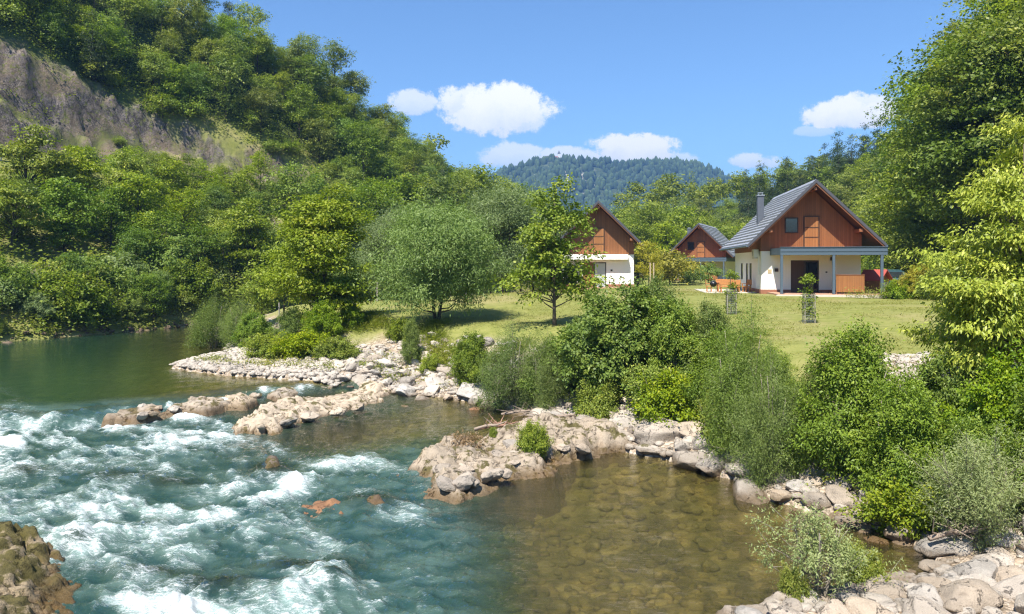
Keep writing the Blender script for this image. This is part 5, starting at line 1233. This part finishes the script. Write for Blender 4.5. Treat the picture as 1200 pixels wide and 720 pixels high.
def tile_mat():
    m, b = material('roof_tiles'); P = b.n('ShaderNodeTexCoord').outputs['Object']; s_ = b.n('ShaderNodeSeparateXYZ', None, i0=P)
    kx = b.m('FLOOR', b.m('DIVIDE', s_.outputs[1], .33)); kz = b.m('FLOOR', b.m('DIVIDE', s_.outputs[2], .26))
    wn = b.n('ShaderNodeTexWhiteNoise', {'noise_dimensions': '2D'}, Vector=b.n('ShaderNodeCombineXYZ', None, i0=kx, i1=kz).outputs[0])
    fr = b.m('FRACT', b.m('DIVIDE', s_.outputs[1], .33)); wv = b.m('SINE', b.m('MULTIPLY', fr, 6.283))
    c = b.mix(wn.outputs[0], (.235, .245, .275), (.33, .34, .375)); n = b.noise(1.2, P, 6, .65)
    c = b.mix(b.m('MULTIPLY', b.sst(n, .45, .7), .4), c, (.27, .27, .27))
    c = b.mix(b.m('SUBTRACT', 1.0, b.sst(fr, 0.0, .08)), c, (.05, .05, .06))
    finish(b, b.n('ShaderNodeBsdfPrincipled', None, Base_Color=c, Roughness=.42, Normal=bump(b, wv, .5, .03)).outputs[0]); return m
M_TILE = tile_mat()
def glass_mat():
    m, b = material('window_glass'); P = b.n('ShaderNodeTexCoord').outputs['Object']
    d = b.n('ShaderNodeBsdfPrincipled', None, Base_Color=(.02, .025, .028, 1), Roughness=.04, Normal=bump(b, b.noise(1.3, P, 2), .04, .05))
    b.set(d, 'Specular_IOR_Level', .9); finish(b, d.outputs[0]); return m
M_GLASS = glass_mat()
M_ROOM = plain('dark_interior', (.05, .035, .025), .9)

def chalet(name, label, X, Y, rz_deg, half=3.4, zg=None, roof_half=4.55, eave=3.5, ridge=8.0, length=12.0, over=1.5, porch=True, beam=None, back_over=.6, win=True):
    zg = gz(X, Y) if zg is None else zg
    h = empty('chalet', (X, Y, zg), R(rz_deg)); tag(h, label, 'house')
    k = (ridge - eave) / roof_half; th = .22
    split = 3.12                                                     # white wall below, boards above
    wl = MB(); t = .25
    # white ground-floor walls, with openings left in the front wall for the doorway
    dx0, dx1, dh = (-1.35, .58, 2.45) if porch else (-.35, .75, 2.4)
    if porch:
        wl.box(-half, dx0, 0, t, 0, split).box(dx1, half, 0, t, 0, split).box(dx0, dx1, 0, t, dh, split)
    else:
        wl.box(-half, -1.45, 0, t, 0, split).box(dx1, half, 0, t, 0, split).box(-1.45, dx1, 0, t, dh, split)
    wl.box(half - t, half, t, length, 0, split)
    ys = [(t, 3.9), (4.9, 5.6), (6.5, 8.0), (9.0, length)]; 
    for a, c in ys: wl.box(-half, -half + t, a, c, 0, split)
    for a, c in ((3.9, 4.9), (5.6, 6.5), (8.0, 9.0)): wl.box(-half, -half + t, a, c, 2.25, split)
    wl.box(-half + t, half - t, length - t, length, 0, split)
    wl.build('wall', M_WALL, h)
    MB().box(-half + t + .01, half - t - .01, .9, 1.0, .02, split).build('inner_wall', M_ROOM, h)
    MB().box(-half + .4, -half + .45, t + .01, length - t - .01, .02, split - .02).build('inner_wall', M_ROOM, h)
    pl = MB()
    for a, c in ((-half - .04, dx0 if porch else -1.45), (dx1, half + .04)): pl.box(a, c, -.045, -.002, -.1, .34)
    for a, c in ys: pl.box(-half - .045, -half - .002, a if a > 1 else .0, c, -.1, .34)
    pl.box(half + .002, half + .045, 0, length, -.1, .34); pl.build('plinth', M_PLINTH, h)
    # boarded upper storey: gable walls and low side walls
    xr = (ridge - th * 1.3 - split) / k - .0
    def roofz(x): return ridge - abs(x) * k - th * 1.42
    g = MB(); gable = [(-half - .05, split + .01), (half + .05, split + .01), (half + .05, roofz(half + .05)), (0, roofz(0)), (-half - .05, roofz(half + .05))]
    g.prism(gable, -.06, .18)
    g.prism(gable, length - .18, length + .02)
    g.box(-half - .05, -half + .15, .18, length - .18, split + .01, roofz(half + .05)); g.box(half - .15, half + .05, .18, length - .18, split + .01, roofz(half + .05))
    g.build('cladding', M_CLAD, h)
    # roof: two slopes built of overlapping courses
    rf = MB(); nrow = 17; y0, y1 = -over, length + back_over
    for sgn in (-1, 1):
        for i in range(nrow):
            a = i / nrow; c = (i + 1) / nrow
            xa, xc = roof_half * a, roof_half * c; za, zc = ridge - xa * k, ridge - xc * k; lift = .12
            poly = [(sgn * xa, za), (sgn * xc, zc + lift), (sgn * xc, zc + lift - .16), (sgn * xa, za - .05)]
            rf.prism(poly, y0, y1)
    ridge_tiles = MB().prism([(-.2, ridge - .12), (0, ridge + .10), (.2, ridge - .12), (0, ridge - .04)], y0 - .02, y1 + .02)
    ro = rf.build('roof', M_TILE, h)
    ridge_tiles.build('ridge_cap', M_TILE, ro)
    sf = MB()
    for sgn in (-1, 1): sf.prism([(sgn * .0, ridge - .05 * k - .06), (sgn * (roof_half - .05), ridge - (roof_half - .05) * k - .06), (sgn * (roof_half - .05), ridge - (roof_half - .05) * k - .19), (0, ridge - .19 - .05 * k)], y0 + .06, y1 - .06)
    sf.build('soffit', M_DARKW, ro)
    for yy0 in (y0 - .03, y1 - .02):
        for sgn in (-1, 1): MB().prism([(0, ridge - .055), (sgn * roof_half, ridge - roof_half * k - .04), (sgn * roof_half, ridge - roof_half * k - .24), (0, ridge - .30)], yy0, yy0 + .05).build('fascia', M_FASC, ro)
    rt = MB()
    for sgn in (-1, 1): rt.prism([(0, ridge + .10), (sgn * (roof_half + .03), ridge - roof_half * k + .11), (sgn * (roof_half + .03), ridge - roof_half * k - .14), (0, ridge - .16)], y0 - .09, y0 - .032)
    rt.build('verge_tiles', plain('verge_dark_slate', (.07, .07, .085), .5, .2, 5), ro)
    gt = MB()
    for sgn in (-1, 1): gt.tube([(sgn * (roof_half + .09), y0, eave - .05), (sgn * (roof_half + .09), y1, eave - .05)], .075, 8)
    gt.build('gutter', M_BEAM, ro)
    # purlins whose ends show under the verge
    for (x_, dz) in ((0, .42), (-3.0, .40), (3.0, .40)):
        MB().box(x_ - .11, x_ + .11, y0 + .12, -.065, ridge - abs(x_) * k - dz - .22, ridge - abs(x_) * k - dz).build('purlin', M_FASC, ro, .01)
    # loft door with three boards, loft window
    d = MB().box(-.42, .50, -.115, -.062, split + .18, split + 2.42).build('loft_door', M_PANEL, h)
    fr = MB().box(-.50, -.425, -.13, -.062, split + .1, split + 2.5).box(.505, .58, -.13, -.062, split + .1, split + 2.5).box(-.424, .504, -.13, -.062, split + 2.425, split + 2.5)
    for zz in (.95, 1.65): fr.box(-.42, .50, -.135, -.118, split + zz, split + zz + .06)
    fr.build('frame', M_DARKW, d)
    if win:
        wdw = MB().box(-1.78, -.86, -.12, -.062, split + 1.28, split + 1.36).box(-1.78, -.86, -.12, -.062, split + 2.32, split + 2.40).box(-1.78, -1.70, -.12, -.062, split + 1.361, split + 2.319).box(-.94, -.86, -.12, -.062, split + 1.361, split + 2.319).build('window', M_FRAME, h)
        MB().box(-1.699, -.941, -.10, -.066, split + 1.361, split + 2.319).build('pane', M_GLASS, wdw)
    if porch:
        py0 = -3.5; bx0, bx1 = -2.8, 4.0
        b_ = MB().box(bx0, bx1, py0, py0 + .16, 2.78, 3.30).build('porch_beam', M_BEAM, h, .01)
        MB().box(bx0 - .02, bx1 + .02, py0 - .03, py0 - .002, 3.02, 3.06).box(bx0 - .02, bx1 + .02, py0 - .05, py0 + .18, 3.302, 3.34).build('trim', M_BEAM, b_)
        MB().box(bx0, bx0 + .16, py0 + .162, -.062, 2.80, 3.28).build('side_beam', M_BEAM, h); MB().box(bx1 - .16, bx1, py0 + .162, 5.0, 2.80, 3.28).build('side_beam', M_BEAM, h)
        MB().box(bx0 + .17, bx1 - .17, py0 + .17, -.07, 3.10, 3.16).build('porch_ceiling', M_BOARD, h)
        for x_ in (bx0 + .01, .55, bx1 - .42): MB().box(x_, x_ + .17, py0 + .012, py0 + .165, .17, 2.777).build('post', M_BEAM, h, .01)
        MB().box(-3.0, 4.2, py0 - .35, -.05, -.3, .16).build('porch_floor', M_DECK, h)
        MB().box(-3.15, 4.35, py0 - .5, py0 - .352, -.3, .13).build('porch_kerb', M_KERB, h)
        MB().box(.95, 2.75, py0 + .62, py0 + .68, .28, 1.42).build('screen_panel', M_PANEL, h, .01)
        MB().box(.93, 2.77, py0 + .60, py0 + .70, 1.421, 1.47).build('screen_rail', M_FASC, h)
        for x_ in (.96, 2.74): MB().box(x_ - .03, x_ + .03, py0 + .61, py0 + .69, .161, .279).build('screen_foot', M_FASC, h)
        # wide doorway: dark leaf on one side, glass leaf on the other
        dr_ = MB().box(-1.35, -.42, .06, .12, .18, 2.40).build('door', M_DARKW, h)
        MB().tube([(-.52, .055, 1.1), (-.52, .0, 1.1), (-.62, .0, 1.1)], .015, 6).build('handle', M_METAL, dr_)
        gl_ = MB().box(-.40, -.32, .05, .13, .17, 2.42).box(.48, .56, .05, .13, .17, 2.42).box(-.319, .479, .05, .13, 2.32, 2.42).box(-.319, .479, .05, .13, .17, .30).build('glass_door', M_FRAME, h)
        MB().box(-.319, .479, .08, .10, .30, 2.32).build('pane', M_GLASS, gl_)
        for (x_, z_) in ((-2.35, 1.75), (1.45, 2.55)):
            MB().box(x_ - .12, x_ + .12, -.16, -.003, z_ - .12, z_ + .12).build('wall_lamp', M_FRAME, h, .02)
        MB().box(1.02, 1.14, -.03, -.003, 1.55, 1.65).build('switch_plate', M_FRAME, h)
        MB().box(-2.95, -2.68, -.02, -.003, 1.5, 1.8).build('wall_plaque', plain('plaque', (.45, .36, .22), .6), h)
    if beam == 'white':
        MB().box(-half - .0, half - .55, -.75, -.062, split - .5, split + .0).build('awning_box', M_TRIMW, h, .02)
        dr_ = MB().box(-1.45, -.40, .05, .11, .05, 2.38).build('door', M_CLAD, h)
        gl_ = MB().box(-.38, -.30, .05, .13, .05, 2.38).box(.66, .74, .05, .13, .05, 2.38).box(-.299, .659, .05, .13, 2.30, 2.38).build('glass_door', M_FRAME, h)
        MB().box(-.299, .659, .075, .095, .05, 2.30).build('pane', plain('blind_behind_glass', (.42, .47, .44), .3), gl_)
        MB().box(1.15, 1.33, -.03, -.003, 1.55, 1.72).build('wall_lamp', M_FRAME, h)
        MB().box(-3.3, 3.7, -2.4, -.05, -.3, .10).build('porch_floor', M_DECK, h)
        MB().box(-3.2, -2.1, -.05, -.003, .9, 2.1).build('window', M_GLASS, h)
    # side doors and windows, chimney
    for (a, c, z0, z1) in ((3.9, 4.9, .05, 2.25), (5.6, 6.5, .05, 2.25), (8.0, 9.0, .9, 2.25)):
        f_ = MB().box(-half + .03, -half + .11, a, a + .09, z0, z1).box(-half + .03, -half + .11, c - .09, c, z0, z1).box(-half + .03, -half + .11, a + .091, c - .091, z1 - .09, z1).box(-half + .03, -half + .11, a + .091, c - .091, z0, z0 + .09)
        w_ = f_.build('side_door' if z0 < .5 else 'side_window', M_FRAME, h); MB().box(-half + .05, -half + .08, a + .091, c - .091, z0 + .091, z1 - .091).build('pane', M_GLASS, w_)
        if z0 > .5: MB().box(-half, -half + t - .02, a, c, .0, .9).build('wall_infill', M_WALL, h)
    cx_, cy_ = -2.55, 5.0
    if porch:
        ch = MB().box(cx_ - .24, cx_ + .24, cy_ - .24, cy_ + .24, 4.6, 7.55).build('chimney', plain('chimney_slate', (.085, .095, .115), .5, .3, 6, .3), ro)
        MB().box(cx_ - .30, cx_ + .30, cy_ - .30, cy_ + .30, 7.552, 7.63).box(cx_ - .2, cx_ + .2, cy_ - .2, cy_ + .2, 7.78, 7.83).box(cx_ - .17, cx_ - .11, cy_ - .17, cy_ - .11, 7.631, 7.78).box(cx_ + .11, cx_ + .17, cy_ + .11, cy_ + .17, 7.631, 7.78).box(cx_ - .17, cx_ - .11, cy_ + .11, cy_ + .17, 7.631, 7.78).box(cx_ + .11, cx_ + .17, cy_ - .17, cy_ - .11, 7.631, 7.78).build('chimney_cap', M_METAL, ch)
    return h
H3 = chalet('chalet', 'largest wooden chalet with white walls, grey roof with chimney and a deep blue-grey porch', 21.4, 52.0, -8.5)
H1 = chalet('chalet', 'wooden chalet with a white band over its white walls, partly behind the slim tree', wh(701, 68), 68.0, -6.0, half=3.3, roof_half=3.95, eave=4.05, ridge=8.0, over=1.3, porch=False, beam='white', win=False, zg=3.3)
H2 = chalet('chalet', 'smallest-looking wooden chalet with porch, farthest back between the two others', wh(821, 101), 101.0, -25.0, zg=3.1)
# air conditioner on the near chalet's side wall
def on(h, x, y, z):
    return h.matrix_basis @ Vector((x, y, z))
def at_house(name, h, x, y, z, label, cat, rz=0.0, group=None):
    p_ = on(h, x, y, z); e = empty(name, p_, h.rotation_euler.z + rz); return tag(e, label, cat, group)
e = at_house('air_conditioner', H3, -3.47, .95, 2.60, 'off-white air conditioner box high on the side wall of the largest chalet', 'air conditioner')
MB().box(-.36, 0, -.42, .42, .06, .66).build('casing', M_PLAS, e, .02)
MB().tube([(-.372, 0, .36), (-.361, 0, .36)], .23, 18).build('fan_grille', M_METAL, e)
MB().box(-.34, -.0, -.32, -.28, 0, .058).box(-.34, -.0, .28, .32, 0, .058).build('bracket', M_METAL, e)
MB().tube([(-.03, -.55, .3), (-.03, -.55, -1.2)], .04, 8).build('pipe_cover', M_PLAS, e)
# terrace furniture beside the near chalet
e = at_house('terrace', H3, 0, 0, 0, 'pale paved terrace along the side of the largest chalet', 'terrace')
MB().box(-7.2, -3.46, 1.2, 9.5, -.35, .05).build('paving', M_KERB, e)
def bench(label, x, y, rz, L=1.5, back=True):
    e = at_house('garden_bench', H3, x, y, .05, label, 'bench', rz, 'wooden seats on the terrace')
    e["group"] = 'wooden seats on the terrace'
    MB().box(-L / 2, L / 2, -.22, .22, .40, .45).build('seat', M_BOARD, e, .008)
    for sx in (-1, 1):
        for sy in (-1, 1): MB().box(sx * (L / 2 - .1) - .04, sx * (L / 2 - .1) + .04, sy * .16 - .04, sy * .16 + .04, 0, .399).build('leg', M_BOARD, e)
    if back: MB().box(-L / 2, L / 2, .225, .265, .55, .95).box(-L / 2 + .06, -L / 2 + .13, .225, .262, .401, .549).box(L / 2 - .13, L / 2 - .06, .225, .262, .401, .549).build('backrest', M_BOARD, e, .008)
    for sx in (-1, 1): MB().box(sx * L / 2 - .035 - sx * .04, sx * L / 2 + .035 - sx * .04, -.22, .22, .62, .66).box(sx * L / 2 - .03 - sx * .04, sx * L / 2 + .03 - sx * .04, -.20, -.14, .451, .619).build('armrest', M_BOARD, e)
bench('wooden garden bench on the near side of the terrace table', -5.3, 2.0, math.pi)
bench('wooden garden bench on the far side of the terrace table, facing the river', -5.3, 4.1, 0)
bench('wooden armchair between the terrace table and the chalet wall', -4.0, 2.6, -1.2, .65)
bench('wooden armchair at the outer end of the terrace table', -6.7, 3.1, 1.5, .65)
e = at_house('garden_table', H3, -5.3, 3.05, .05, 'wooden garden table on the terrace between the benches', 'table')
MB().box(-.9, .9, -.42, .42, .70, .75).build('table_top', M_BOARD, e, .01)
for sx in (-1, 1):
    for sy in (-1, 1): MB().box(sx * .75 - .04, sx * .75 + .04, sy * .3 - .04, sy * .3 + .04, 0, .699).build('leg', M_BOARD, e)
# kettle grill
gxp, gyp = wh(836, 50.5), 50.5; e = empty('kettle_grill', (gxp, gyp, gz(gxp, gyp)), 0, .78); tag(e, 'black round kettle grill on thin legs at the lawn edge beside the terrace', 'grill')
def lathe(mb, prof, n=18, cx=0, cy=0):
    vs = [(cx + r * math.cos(2 * math.pi * i / n), cy + r * math.sin(2 * math.pi * i / n), z) for r, z in prof for i in range(n)]
    fs = [(j * n + i, j * n + (i + 1) % n, (j + 1) * n + (i + 1) % n, (j + 1) * n + i) for j in range(len(prof) - 1) for i in range(n)]
    return mb.add(vs, fs)
lathe(MB(), [(.04, .62), (.18, .66), (.28, .76), (.31, .88), (.31, .90)]).build('bowl', M_BLACK, e, smooth=True)
lathe(MB(), [(.325, .905), (.32, .95), (.27, 1.06), (.16, 1.14), (.01, 1.17)]).build('lid', M_BLACK, e, smooth=True)
MB().tube([(-.06, 0, 1.17), (-.05, 0, 1.22), (.05, 0, 1.22), (.06, 0, 1.17)], .014, 6).build('handle', M_METAL, e)
for a in (0.4, 2.5, 4.6): MB().tube([(.14 * math.cos(a), .14 * math.sin(a), .68), (.34 * math.cos(a), .34 * math.sin(a), 0)], .015, 6).build('leg', M_METAL, e)
# car, mostly hidden behind the porch and the playhouse
cxp, cyp = wh(1040, 60), 60.0
e = empty('parked_car', (cxp, cyp, gz(cxp, cyp)), R(80)); tag(e, 'dark teal car parked behind the playhouse, its rear window facing the lawn', 'car')
prof = [(-2.1, .35), (-2.15, .75), (-2.0, 1.0), (-1.75, 1.52), (-1.2, 1.66), (.3, 1.64), (1.0, 1.10), (1.95, .95), (2.15, .65), (2.1, .35)]
M_CAR = plain('dark_teal_car_paint', (.03, .07, .085), .25, .05, 1, spec=.6)
body = MB(); v = [(x, s_ * (.86 if z < 1.2 else .68), z) for s_ in (-1, 1) for x, z in prof]; n_ = len(prof)
body.add(v, [tuple(range(n_)), tuple(range(2 * n_ - 1, n_ - 1, -1))] + [(i, i + n_, (i + 1) % n_ + n_, (i + 1) % n_) for i in range(n_)]).build('body', M_CAR, e, .04)
MB().add([(-2.03, -.6, 1.04), (-2.03, .6, 1.04), (-1.80, .55, 1.48), (-1.80, -.55, 1.48)], [(0, 1, 2, 3)]).build('rear_window', M_GLASS, e)
for s_ in (-1, 1):
    MB().add([(-1.5, s_ * .80, 1.15), (.55, s_ * .80, 1.15), (.2, s_ * .71, 1.55), (-1.3, s_ * .71, 1.55)], [(0, 1, 2, 3)]).build('side_window', M_GLASS, e)
    MB().box(-2.17, -2.08, s_ * .68 - .12, s_ * .68 + .12, .72, .98).build('tail_light', plain('red_lens', (.35, .02, .02), .3), e)
    for x_ in (-1.3, 1.35):
        w_ = MB().tube([(x_, s_ * .70, .33), (x_, s_ * .90, .33)], .33, 18).build('wheel', M_BLACK, e); MB().tube([(x_, s_ * .90, .33), (x_, s_ * .915, .33)], .19, 14).build('rim', M_METAL, w_)
# red-roofed playhouse
cxp, cyp = wh(1026, 53.5), 53.5
e = empty('playhouse', (cxp, cyp, gz(cxp, cyp)), R(40)); tag(e, 'small wooden playhouse with a red roof beside the largest chalet', 'playhouse')
MB().box(-.75, .75, -.6, .6, .0, 1.05).prism([(-.75, 1.051), (.75, 1.051), (0, 1.62)], -.58, .58).build('wall', M_PANEL, e)
M_RED = plain('red_roofing', (.36, .065, .05), .6, .12, 3)
rr_ = MB()
for s_ in (-1, 1): rr_.prism([(0, 1.78), (s_ * 1.0, 1.02), (s_ * 1.0, .95), (0, 1.70)], -.85, .85)
rr_.build('roof', M_RED, e)
d_ = MB().box(-.2, .2, -.63, -.602, .1, .85).build('door', M_TRIMW, e); MB().box(.12, .15, -.65, -.631, .45, .5).build('handle', M_METAL, d_)
w_ = MB().box(.30, .62, -.63, -.602, .55, .85).build('window', M_TRIMW, e); MB().box(.34, .58, -.64, -.631, .59, .81).build('pane', M_GLASS, w_)
print('houses', round(time.time() - T0, 1))
# ---------------------------------------------------------------- small things
M_STAKE = plain('weathered_stake', (.42, .33, .22), .85, .2, 6)
M_STAKED = plain('grey_stake', (.30, .27, .23), .85, .2, 6)
def mesh_wire():
    m, b = material('wire_mesh'); P = b.n('ShaderNodeTexCoord').outputs['Object']; s_ = b.n('ShaderNodeSeparateXYZ', None, i0=P)
    th_ = b.m('MULTIPLY', b.m('ARCTAN2', s_.outputs[1], s_.outputs[0]), 8.0)
    a = b.m('LESS_THAN', b.m('FRACT', th_), .10); c = b.m('LESS_THAN', b.m('FRACT', b.m('MULTIPLY', s_.outputs[2], 9.0)), .10)
    k = b.m('MAXIMUM', a, c)
    p_ = b.n('ShaderNodeBsdfPrincipled', None, Base_Color=(.30, .32, .30, 1), Roughness=.5, Metallic=.4)
    finish(b, b.n('ShaderNodeMixShader', None, i0=k, i1=b.n('ShaderNodeBsdfTransparent').outputs[0], i2=p_.outputs[0]).outputs[0]); return m
M_WIRE = mesh_wire()
SAP = make_plant('sapling', [(0, 0, 1.1, .18, .18, .5), (0, 0, 1.8, .17, .17, .4), (.05, 0, .6, .16, .16, .3)], 601, 2.1, LM['bright'], n1=24, n2=6, nl=7, r1=.10, r2=.06, ll=.10, lw=.06, r0=.018, nlimb=12, foliage='foliage', wood='stem')
for (px_, Y_, h_, lb) in [(948, 31.5, 2.05, 'sapling in a wire guard standing alone on the lawn before the porch'), (857, 36, 2.1, 'sapling in a wire guard on the lawn before the terrace')]:
    x = wh(px_, Y_); z = gz(x, Y_); e = plant(SAP, x, Y_, z - .05, lb, 'sapling', None, px_, h_ / 2.1, name='sapling')
    g_ = empty('tree_guard', (x, Y_, z)); tag(g_, ('wire mesh guard with stakes round the sapling before the porch' if px_ > 900 else 'wire mesh guard with stakes round the sapling before the terrace'), 'tree guard')
    lathe(MB(), [(.29, .02), (.29, 1.25)], 28).build('wire_mesh', M_WIRE, g_)
    for k in range(4):
        a = .6 + k * math.pi / 2; MB().box(.29 * math.cos(a) - .015, .29 * math.cos(a) + .015, .29 * math.sin(a) - .015, .29 * math.sin(a) + .015, -.2, 1.30).build('stake', M_STAKED, g_)
for (px_, Y_, h_, r_, lb, mt) in [(762, 60, 2.3, .06, 'pale stake supporting the golden-green tree beside the first chalet', M_STAKE), (327, 43, 1.9, .045, 'thin pale post standing on the grass bank near the hornbeam', M_STAKED), (766, 60.4, 2.3, .06, 'second pale stake just behind the one at the golden-green tree', M_STAKE)]:
    x = wh(px_, Y_); z = gz(x, Y_); e = empty('stake', (x, Y_, z)); tag(e, lb, 'stake')
    MB().tube([(0, 0, -.2), (.01, 0, h_ * .5), (0, .01, h_)], r_, 7).build('shaft', mt, e)
    MB().tube([(-.07, 0, h_ * .86), (.07, 0, h_ * .86)], r_ * .5, 6).build('tie', M_BLACK, e)
# posts in the hedge row
for (px_, Y_, h_) in [(442, 57, 1.5), (528, 57, 1.3), (553, 58, 1.4), (546, 58.5, 1.2)]:
    x = wh(px_, Y_); tag(MB().box(-.05, .05, -.05, .05, -.2, h_).build('fence_post', M_STAKED), 'short grey wooden post at the far edge of the lawn under the hedge row', 'post', 'posts under the hedge row').location = (x, Y_, gz(x, Y_))
# guard rail along the hillside road
dd = 27.2 / 1.0; path = []
tt_ = np.linspace(2.0, 5.0, 60)
for t_ in tt_:
    k = int(t_); a, c = np.array(L_FOOT[k], float), np.array(L_FOOT[k + 1], float); p_ = a + (c - a) * (t_ - k)
    dirs = [np.array(L_FOOT[j + 1], float) - np.array(L_FOOT[j], float) for j in (max(0, k - 1), k, k + 1)]
    f_ = t_ - k; dv = dirs[1] / np.linalg.norm(dirs[1]); dn = dirs[2] / np.linalg.norm(dirs[2]); dp = dirs[0] / np.linalg.norm(dirs[0])
    v_ = dv * 1.0 + (dn * max(0, f_ - .5) + dp * max(0, .5 - f_)) ; v_ /= np.linalg.norm(v_)
    q = p_ + np.array([-v_[1], v_[0]]) * dd * (1 / 1.0); path.append((q[0], q[1]))
path = [(x, y, gz(x, y)) for x, y in path]
# follow the road shelf: smooth heights
zz = np.convolve([p_[2] for p_ in path], np.ones(7) / 7, 'same'); zz[:3] = [p_[2] for p_ in path[:3]]; zz[-3:] = [p_[2] for p_ in path[-3:]]
path = [(p_[0], p_[1], z_ + .1) for p_, z_ in zip(path, zz)]
e = empty('guard_rail', path[0]); tag(e, 'thin grey metal guard rail along the road cut into the hill', 'guard rail')
o0 = Vector(path[0]); rel = [tuple(Vector(p_) - o0) for p_ in path]
MB().tube([(x, y, z + .62) for x, y, z in rel], .16, 6).build('rail', M_METAL, e)
for k in range(0, len(rel), 2): MB().tube([(rel[k][0] + .0, rel[k][1], rel[k][2] - .4), (rel[k][0], rel[k][1], rel[k][2] + .6)], .06, 5).build('post', M_METAL, e)
# driftwood on the broad spur and under the shrubs
M_DRIFT = plain('driftwood_grey', (.27, .21, .165), .85, .25, 8)
def drift(px_, Y_, z, seed, label, n=9, L=1.0, mt=None):
    rr = np.random.RandomState(seed); e = empty('driftwood', (wh(px_, Y_), Y_, z)); tag(e, label, 'driftwood')
    tr_ = MB(); tr_.tube([(-L * .7, 0, .02), (-.1 * L, .05, .12), (L * .5, .0, .16), (L * .95, -.05, .28)], [.05, .045, .03, .012], 6); tr_.build('stem', mt or M_DRIFT, e, smooth=True)
    for k in range(n):
        a = rr.uniform(0, 6.28); x0 = rr.uniform(-.5, .6) * L; l_ = rr.uniform(.25, .8) * L
        MB().tube([(x0, .02, .1), (x0 + math.cos(a) * l_ * .5, math.sin(a) * l_ * .5, .16 + rr.uniform(0, .12)), (x0 + math.cos(a + .3) * l_, math.sin(a + .3) * l_, .1 + rr.uniform(0, .45))], [.022, .014, .005], 5).build('twig', mt or M_DRIFT, e)
drift(578, 22.2, .42, 1, 'tangle of bare reddish-grey twigs on the broad rock spur', 14, .8, plain('reddish_driftwood', (.30, .17, .12), .85, .25, 8))
drift(650, 24.0, .35, 2, 'long bare branches washed up below the big dense bush', 9, 1.5)
drift(615, 25.8, .15, 3, 'grey driftwood branches at the foot of the feathery shrub', 9, 1.2)
drift(1120, 13.3, .45, 4, 'bare twigs hanging under the silver-green willow', 10, .7)
drift(572, 21.9, .5, 6, 'pale bare twig sticking out of the broad spur', 3, .6)
# dry plants on the spur
DRY = make_plant('dry_clump', [(0, 0, .12, .35, .3, .14)], 611, .3, LM['dry'], n1=30, n2=5, nl=7, r1=.09, r2=.05, ll=.09, lw=.02, r0=.01, nlimb=10, foliage='foliage', wood='stem')
plant(DRY, wh(545, 20.6), 20.6, .35, 'withered brown clump on the pale top of the broad rock spur', 'plant', None, 0, 1.2, name='dry_clump')
# crooked thin trees on the far slope, trunks showing
CROOK = make_plant('crooked_tree', [(0, 0, 5.4, 1.8, 1.6, .35), (-1.2, 0, 6.6, 1.5, 1.2, .3), (1.3, 0, 6.2, 1.6, 1.3, .3), (0, 0, 7.6, 1.3, 1.2, .3), (1.9, 0, 4.6, 1.2, 1.0, .3), (-1.7, 0, 4.0, 1.2, 1.0, .25), (.2, 0, 8.5, .8, .8, .3)], 621, 9, LM['horn'], bark=BARK_D,
                   n1=75, n2=8, nl=9, r1=.45, r2=.22, ll=.26, lw=.16, r0=.13, nlimb=34, flat1=.3, flat2=.4, inner=.2, bend=.5, tier=.5, under=.2)
for (px_, Y_, h_, lb, rz) in [(88, 66, 8.0, 'slender tree with flat boughs standing before the middle of the rock cutting', 3.1), (150, 70, 7.5, 'thin leaning tree before the lower end of the rock cutting', 5.0), (38, 62, 9.0, 'thin crooked tree with sparse flat boughs before the rock cutting', .5), (292, 66, 9.5, 'scraggly thin tree with bare lower twigs before the rock cutting', 2.2), (12, 56, 6.0, 'low crooked tree at the frame edge below the rock cutting', 4.0), (270, 69, 6.0, 'leaning thin tree beside the scraggly one on the slope', 1.2)]:
    x = wh(px_, Y_); plant(CROOK, x, Y_, gz(x, Y_) - .2, lb, 'tree', None, rz, h_ / 9)
# little pilgrimage church on the mountain
xm = (648 - 600) / F * 1500; zm = CAMZ + (HY - 189.5) / F * 1500 - 1
e = empty('church', (xm, 1498, zm), R(15)); tag(e, 'tiny white church with a tower on the top of the far mountain', 'church')
MB().box(-14, 10, -5, 5, -6, 7).build('wall', M_WALL, e)
MB().add([(-14.5, -5.5, 7.01), (10.5, -5.5, 7.01), (10.5, 5.5, 7.01), (-14.5, 5.5, 7.01), (-14, 0, 12), (10, 0, 12)], [(0, 1, 5, 4), (2, 3, 4, 5), (0, 4, 3), (1, 2, 5), (0, 3, 2, 1)]).build('roof', plain('dark_red_roof', (.25, .09, .07), .8), e)
tw = MB().box(10.6, 15.4, -2.4, 2.4, -6, 17).build('tower', M_WALL, e)
MB().add([(10.3, -2.7, 17.01), (15.7, -2.7, 17.01), (15.7, 2.7, 17.01), (10.3, 2.7, 17.01), (13, 0, 25)], [(0, 1, 4), (1, 2, 4), (2, 3, 4), (3, 0, 4), (0, 3, 2, 1)]).build('spire', plain('spire_grey', (.12, .12, .12), .6), tw)
# submerged and emergent stones near the pool edges are part of the river bed; the air of the valley
hz = MB().box(-2400, 2400, -90, 2450, -8, 330).build('haze'); m_, b_ = material('valley_air')
pv = b_.n('ShaderNodeVolumePrincipled', None, Color=(.17, .36, .74, 1), Density=HAZE_D, Anisotropy=.0)
oo = m_.node_tree.nodes.new('ShaderNodeOutputMaterial'); m_.node_tree.links.new(pv.outputs[0], oo.inputs['Volume']); hz.data.materials.append(m_)
tag(hz, kind='stuff')
print('all', round(time.time() - T0, 1), 'objects', len(scene.objects))
